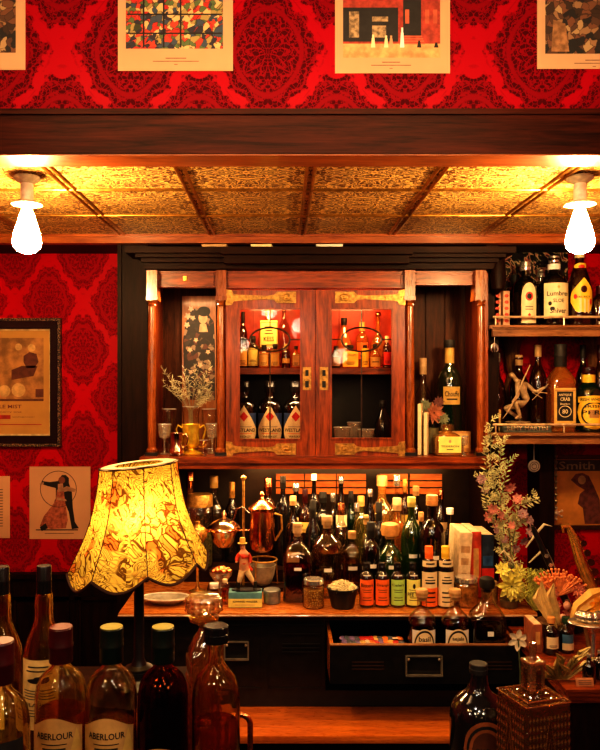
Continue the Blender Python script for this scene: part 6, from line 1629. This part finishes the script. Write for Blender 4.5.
b = MB(); b.lathe([(.03,0),(.032,.004),(.008,.014),(.007,.13),(.03,.150),(.07,.165),(.085,.168),(.08,.172),(.03,.160),(0,.155)], 32, asp=.7); b.build('dish', SILVER, o)
b = MB()
for k in range(6): 
    a = PI*k/5+PI; b.ball((.03*math.cos(a)-.01, .02*math.sin(a), .188), .024, .018, .020, 10, 7)
b.build('silver_fruit', plain('crumpled_silver', (.55,.50,.40), .25, .8, var=.5), o)
o = thing('gold_leaf_spray', 'twisted spray of gilded leaves and ribbon before the dark wine bottles', 'ornament', (X(560,2.48), 2.48, zq))
random.seed(4)
for k in range(9):
    x = -.02+.016*k-.03; z = .02+.013*(k % 4)+.005*k
    p_ = Vector((x*.3+.0, 0, .0))
    blade([p_, Vector((x*.7, -.01, z*.6)), Vector((x, -.02, z)), Vector((x+random.uniform(-.03,.045), -.02, z+.02))], [.002,.010,.013,.002]).build('leaf', plain('gilded', (.52,.38,.14), .35, .6, var=.4), o)
o = thing('small_plaque', 'small orange brown plaque with two lines of lettering on the side cabinet edge', 'plaque', (X(586,2.42), 2.425, zq), rot=(-.25, 0, 0))
b = MB(); b.bevbox(-.028, .028, 0, .006, 0, .026, .001); b.build('plate', pc('plaque', (.55,.24,.10), .5), o)
b = MB(); 
for z_ in (.018, .012, .007): b.box(-.02, .02, -.0006, 0, z_-.0012, z_+.0012)
b.build('fine_print', pc('caption_ink', (.22,.12,.07), .7), o, 0)
for px, lab, yt in ((589, 'dark bottle with steel pourer at the right edge before the silver dish', 640), (600, 'dark bottle cut off by the right edge on the side cabinet', 636)):
    bottle(lab, px, 2.46+(.0 if px < 595 else .03), zq, yt+14, 13, 'wine', 'dark', cap=SILVER, capc=.88, group='dark bottles at the right end of the side cabinet')
# white blossom by the counter corner
o = thing('white_petal_fan', 'white petals fanned out beside the open drawer', 'flower', (X(519,2.84)-.015, 2.80, Z(640,2.80)))
b = MB()
flower_head(b, (0, 0, 0), .042, 6, 1, (0,.6,0), .55, .3); b.build('petals', plain('white_petal', (.68,.60,.44), .6, var=.15), o, 0)
b = MB(); b.tube([(0,0,0),(.01,.01,-.12),(.01,.01,Z_LEDGE-Z(640,2.80)+.001)], .003, 6); b.build('stem', plain('stem_green', (.10,.12,.05), .7), o)

# ================================================================ foreground right on the front bar
SMOKE = glassy('smoky_crystal', (.30,.13,.04), .14, .05, body=(.22,.08,.02), bodyf=.22, bump=.7, bs=70, rim=.35)
AMBERC = glassy('gold_crystal', (.85,.48,.14), .2, .05, body=(.9,.40,.08), bodyf=.10, bump=.9, bs=60)
STOPC = glassy('stopper_cut', (.92,.74,.42), .28, .06, body=(.85,.62,.28), bodyf=.20, bump=1.0, bs=110, rim=.5)
LATT = glassy('lattice_glass', (.75,.42,.14), .25, .05, body=(.60,.26,.07), bodyf=.22, bump=.3, rim=.4)
def lattice(mb, R, z0, z1, nx, nz, r, skip=None):
    """raised diamond lattice on the four faces"""
    for side in range(4):
        M_ = Matrix.Rotation(side*PI/2, 4, 'Z')
        for i in range(nx):
            for j in range(nz):
                cx_ = (-1+(2*i+1)/nx)*R*.90; cz_ = z0+(z1-z0)*(j+.5)/nz; s1 = R*.90/nx*.86; s2 = (z1-z0)/nz/2*.86
                if skip and skip(cx_/R, (cz_-z0)/(z1-z0)): continue
                k = len(mb.v)
                mb.add([(cx_-s1,-R-.0004,cz_),(cx_,-R-.0004,cz_-s2),(cx_+s1,-R-.0004,cz_),(cx_,-R-.0004,cz_+s2),(cx_,-R-r,cz_)], [(0,1,4),(1,2,4),(2,3,4),(3,0,4)])
                mb.xf(M_, k)
D = 1.23; R = S(53, D)/2; zz = lambda py: Z(py, D)-zf
o = thing('crystal_decanter', 'square cut crystal decanter with tall block stopper in the right foreground', 'decanter', (X(533,D), D, zf), .30)
b = MB(); hs = zz(696)
b.lathe([(R*.96,0,12),(R,.004,12),(R,hs-.004,12),(R*.97,hs,12),(R*.50,hs+.006,10),(R*.44,hs+.009,10)], 48)
b.build('body', SMOKE, o, 25)
f = MB(); lattice(f, R, .004, hs-.012, 12, 12, .0025, lambda u, v: abs(u) < .62*(1-v)); f.build('diamond_cuts', LATT, o, 0)
f = MB()
for side in range(4):
    k = len(f.v)
    for r_ in (.64, .5):
        f.tube([(-R*r_, -R-.001, .0), (0, -R-.001, hs*.92*r_/.64), (R*r_, -R-.001, .0)], .0014, 6)
    f.xf(Matrix.Rotation(side*PI/2, 4, 'Z'), k)
f.build('gable_lines', LATT, o, 0)
f = MB()
for q in (.95, .72): 
    f.tube([(a_*R*q, c_*R*q, hs+(.0015 if q > .8 else .005)) for a_, c_ in ((-1,-1),(1,-1),(1,1),(-1,1))], .0016, 6, closed=True)
f.build('shoulder_ridge', LATT, o, 0)
b = MB(); rs = S(17, D)/1.0*.52*2/2
hz0, hz1 = hs+.010, zz(661)
b.lathe([(rs*.9,hz0,9),(rs,hz0+.003,9),(rs,hz1-.005,9),(rs*1.12,hz1-.001,9),(rs*1.08,hz1+.002,9),(rs*.5,hz1+.003,2),(rs*.42,hz1+.006,2),(rs*.36,hz1+.012,2),(rs*.44,hz1+.018,2),(rs*.40,zz(643),2),(0,zz(641),2)], 32)
b.build('stopper', glassy('stopper_smoke', (.75,.48,.24), .25, .05, body=(.40,.20,.08), bodyf=.3, bump=.6, bs=80), o, 25)
b = MB()
for side in range(4):
    k = len(b.v); b.box(-rs*.30, rs*.30, -rs-.0012, -rs, hz0+.006, hz1-.010); b.xf(Matrix.Rotation(side*PI/2, 4, 'Z'), k)
b.build('cut_panels', SMOKE, o, 0)

D = 1.375; R = S(31, D)/2; z = lambda py: Z(py, D)-zf
o = thing('crystal_decanter', 'cut crystal decanter with wide drum stopper behind the amber bottle', 'decanter', (X(204,D), D, zf), .25)
b = MB(); b.lathe([(R*.96,0,7),(R,.005,7),(R,z(657),7),(R*.97,z(650),7),(R*.62,z(637),4),(R*.36,z(630),2),(R*.30,z(627),2),(R*.45,z(624),2),(R*.95,z(620),2),(R*.98,z(617),2),(R*.60,z(614.5),2)], 36)
b.build('body', AMBERC, o, 25)
b = MB(); b.lathe([(R*.5,z(614)),(R*.9,z(613.5)),(R*1.12,z(611)),(R*1.18,z(606)),(R*1.14,z(598)),(R*.95,z(595)),(0,z(594))], 14); b.build('stopper', STOPC, o, 15)
f = MB()
for k_i in range(16):
    for j in range(3):
        k = len(f.v); w2_ = R*1.16*math.tan(PI/16)*.9; h2_ = (z(597)-z(611))/6*.92; c_ = z(611)+(z(597)-z(611))*(j+.5)/3
        f.add([(-w2_,-R*1.17,c_),(0,-R*1.17,c_-h2_),(w2_,-R*1.17,c_),(0,-R*1.17,c_+h2_),(0,-R*1.17-.003,c_)], [(0,1,4),(1,2,4),(2,3,4),(3,0,4)]); f.xf(Matrix.Rotation(2*PI*k_i/16, 4, 'Z'), k)
f.build('stopper_facets', LATT, o, 0)
f = MB(); lattice(f, R, .004, z(672), 5, 9, .004); f.build('diamond_cuts', LATT, o, 0)
f = MB()
for side in range(4):
    k = len(f.v)
    for u in (-.66, 0, .66): f.tube([(R*(u-.26),-R-.0008,z(670)),(R*(u-.26),-R-.0008,z(660)),(R*u,-R-.0008,z(655)),(R*(u+.26),-R-.0008,z(660)),(R*(u+.26),-R-.0008,z(670))], .0012, 5)
    f.xf(Matrix.Rotation(side*PI/2, 4, 'Z'), k)
f.build('cut_arches', LATT, o, 0)
# copper rail behind the foreground bottles
o = thing('copper_rail', 'bent copper pipe rail standing behind the left foreground bottles', 'pipe', (X(250,1.39), 1.40, zf))
zr = Z(717,1.39)-zf; xl = X(229,1.39)-X(250,1.39)
b = MB()
arc = [(0,0,0),(0,0,zr-.016),(-.004,0,zr-.006),(-.014,0,zr)]
b.tube(arc + [(xl+.014,0,zr),(xl+.004,0,zr-.006),(xl,0,zr-.016),(xl,0,0)], .0052, 12); b.build('pipe', COPPER, o)
for x_ in (0, xl):
    b = MB(); b.lathe([(.012,0),(.012,.003),(.007,.005)], 16, c=(x_,0,0)); b.build('flange', COPPER, o)

# bottle caps heaped in the drawer
random.seed(9)
capcols = [pc('cap_orange', (.80,.22,.03), .4), pc('cap_gold', (.70,.45,.12), .35), pc('cap_cream', (.70,.56,.36), .4), pc('cap_slate', (.10,.12,.15), .4), pc('cap_red', (.55,.04,.03), .4), pc('cap_violet', (.20,.14,.30), .4)]
kind_n = {0:'orange',1:'gold',2:'cream',3:'slate grey',4:'red',5:'violet'}
cp0 = {}
xs_ = [343+ (399-343)*i/12 for i in range(13)]
zt_ = Z(646, 2.86)
tray = thing('cap_tray', 'shallow dark tray of bottle caps inside the open drawer', 'tray', (X(371,2.93), 2.945, Z_DRB+.0008))
hz_ = zt_-Z_DRB-.022
tw_ = S(62,2.93)/2
b = MB(); b.box(-tw_, tw_, -.055, .055, 0, hz_); b.build('tray', BLACKP, tray)
for r_ in range(3):
    for i, px in enumerate(xs_):
        ci = random.choice([0,0,1,2,3,4,5]) if i > 3 else random.choice([3,3,2,5])
        if ci not in cp0:
            c = thing('crown_cork', '%s crown cap in the tray of caps in the open drawer' % kind_n[ci], 'bottle cap', group='%s crown caps in the open drawer' % kind_n[ci])
            MB().lathe([(.0155,0),(.0145,.004),(.012,.0068),(0,.0072)] , 21, capb=False).build('crown', capcols[ci], c, 30); cp0[ci] = c; nc = c
        else: nc = copy_tree(cp0[ci])
        D = 2.905 + .033*r_
        nc.location = (X(px+random.uniform(-.6,.6), D) + (.006 if r_ % 2 else 0), D, Z_DRB+hz_+.0030+.0035*r_ + random.uniform(0,.001))
        nc.rotation_euler = (random.uniform(.0,.25), random.uniform(-.25,.25), random.uniform(0,3))

# things lying on top of the cabinet
zt2 = Z(246.5,3.26)+.0008
for px, w_, m_, lab in ((215, 24, TAN, 'flat tan paper box on top of the cabinet, nearest the left'), (262, 20, CREAM, 'flat cream paper box in the middle of the cabinet top'), (330, 26, WHITE, 'flat white paper box on top of the cabinet over the right door')):
    o = thing('paper_box', lab, 'box', (X(px,3.34), 3.36, zt2), random.uniform(-.1,.1))
    MB().bevbox(-S(w_,3.34)/2, S(w_,3.34)/2, -.04, .04, 0, .014, .002).build('carton', m_, o); MB().bevbox(-S(w_,3.34)/2-.002, S(w_,3.34)/2+.002, -.042, .042, .0143, .020, .001).build('lid', m_, o)
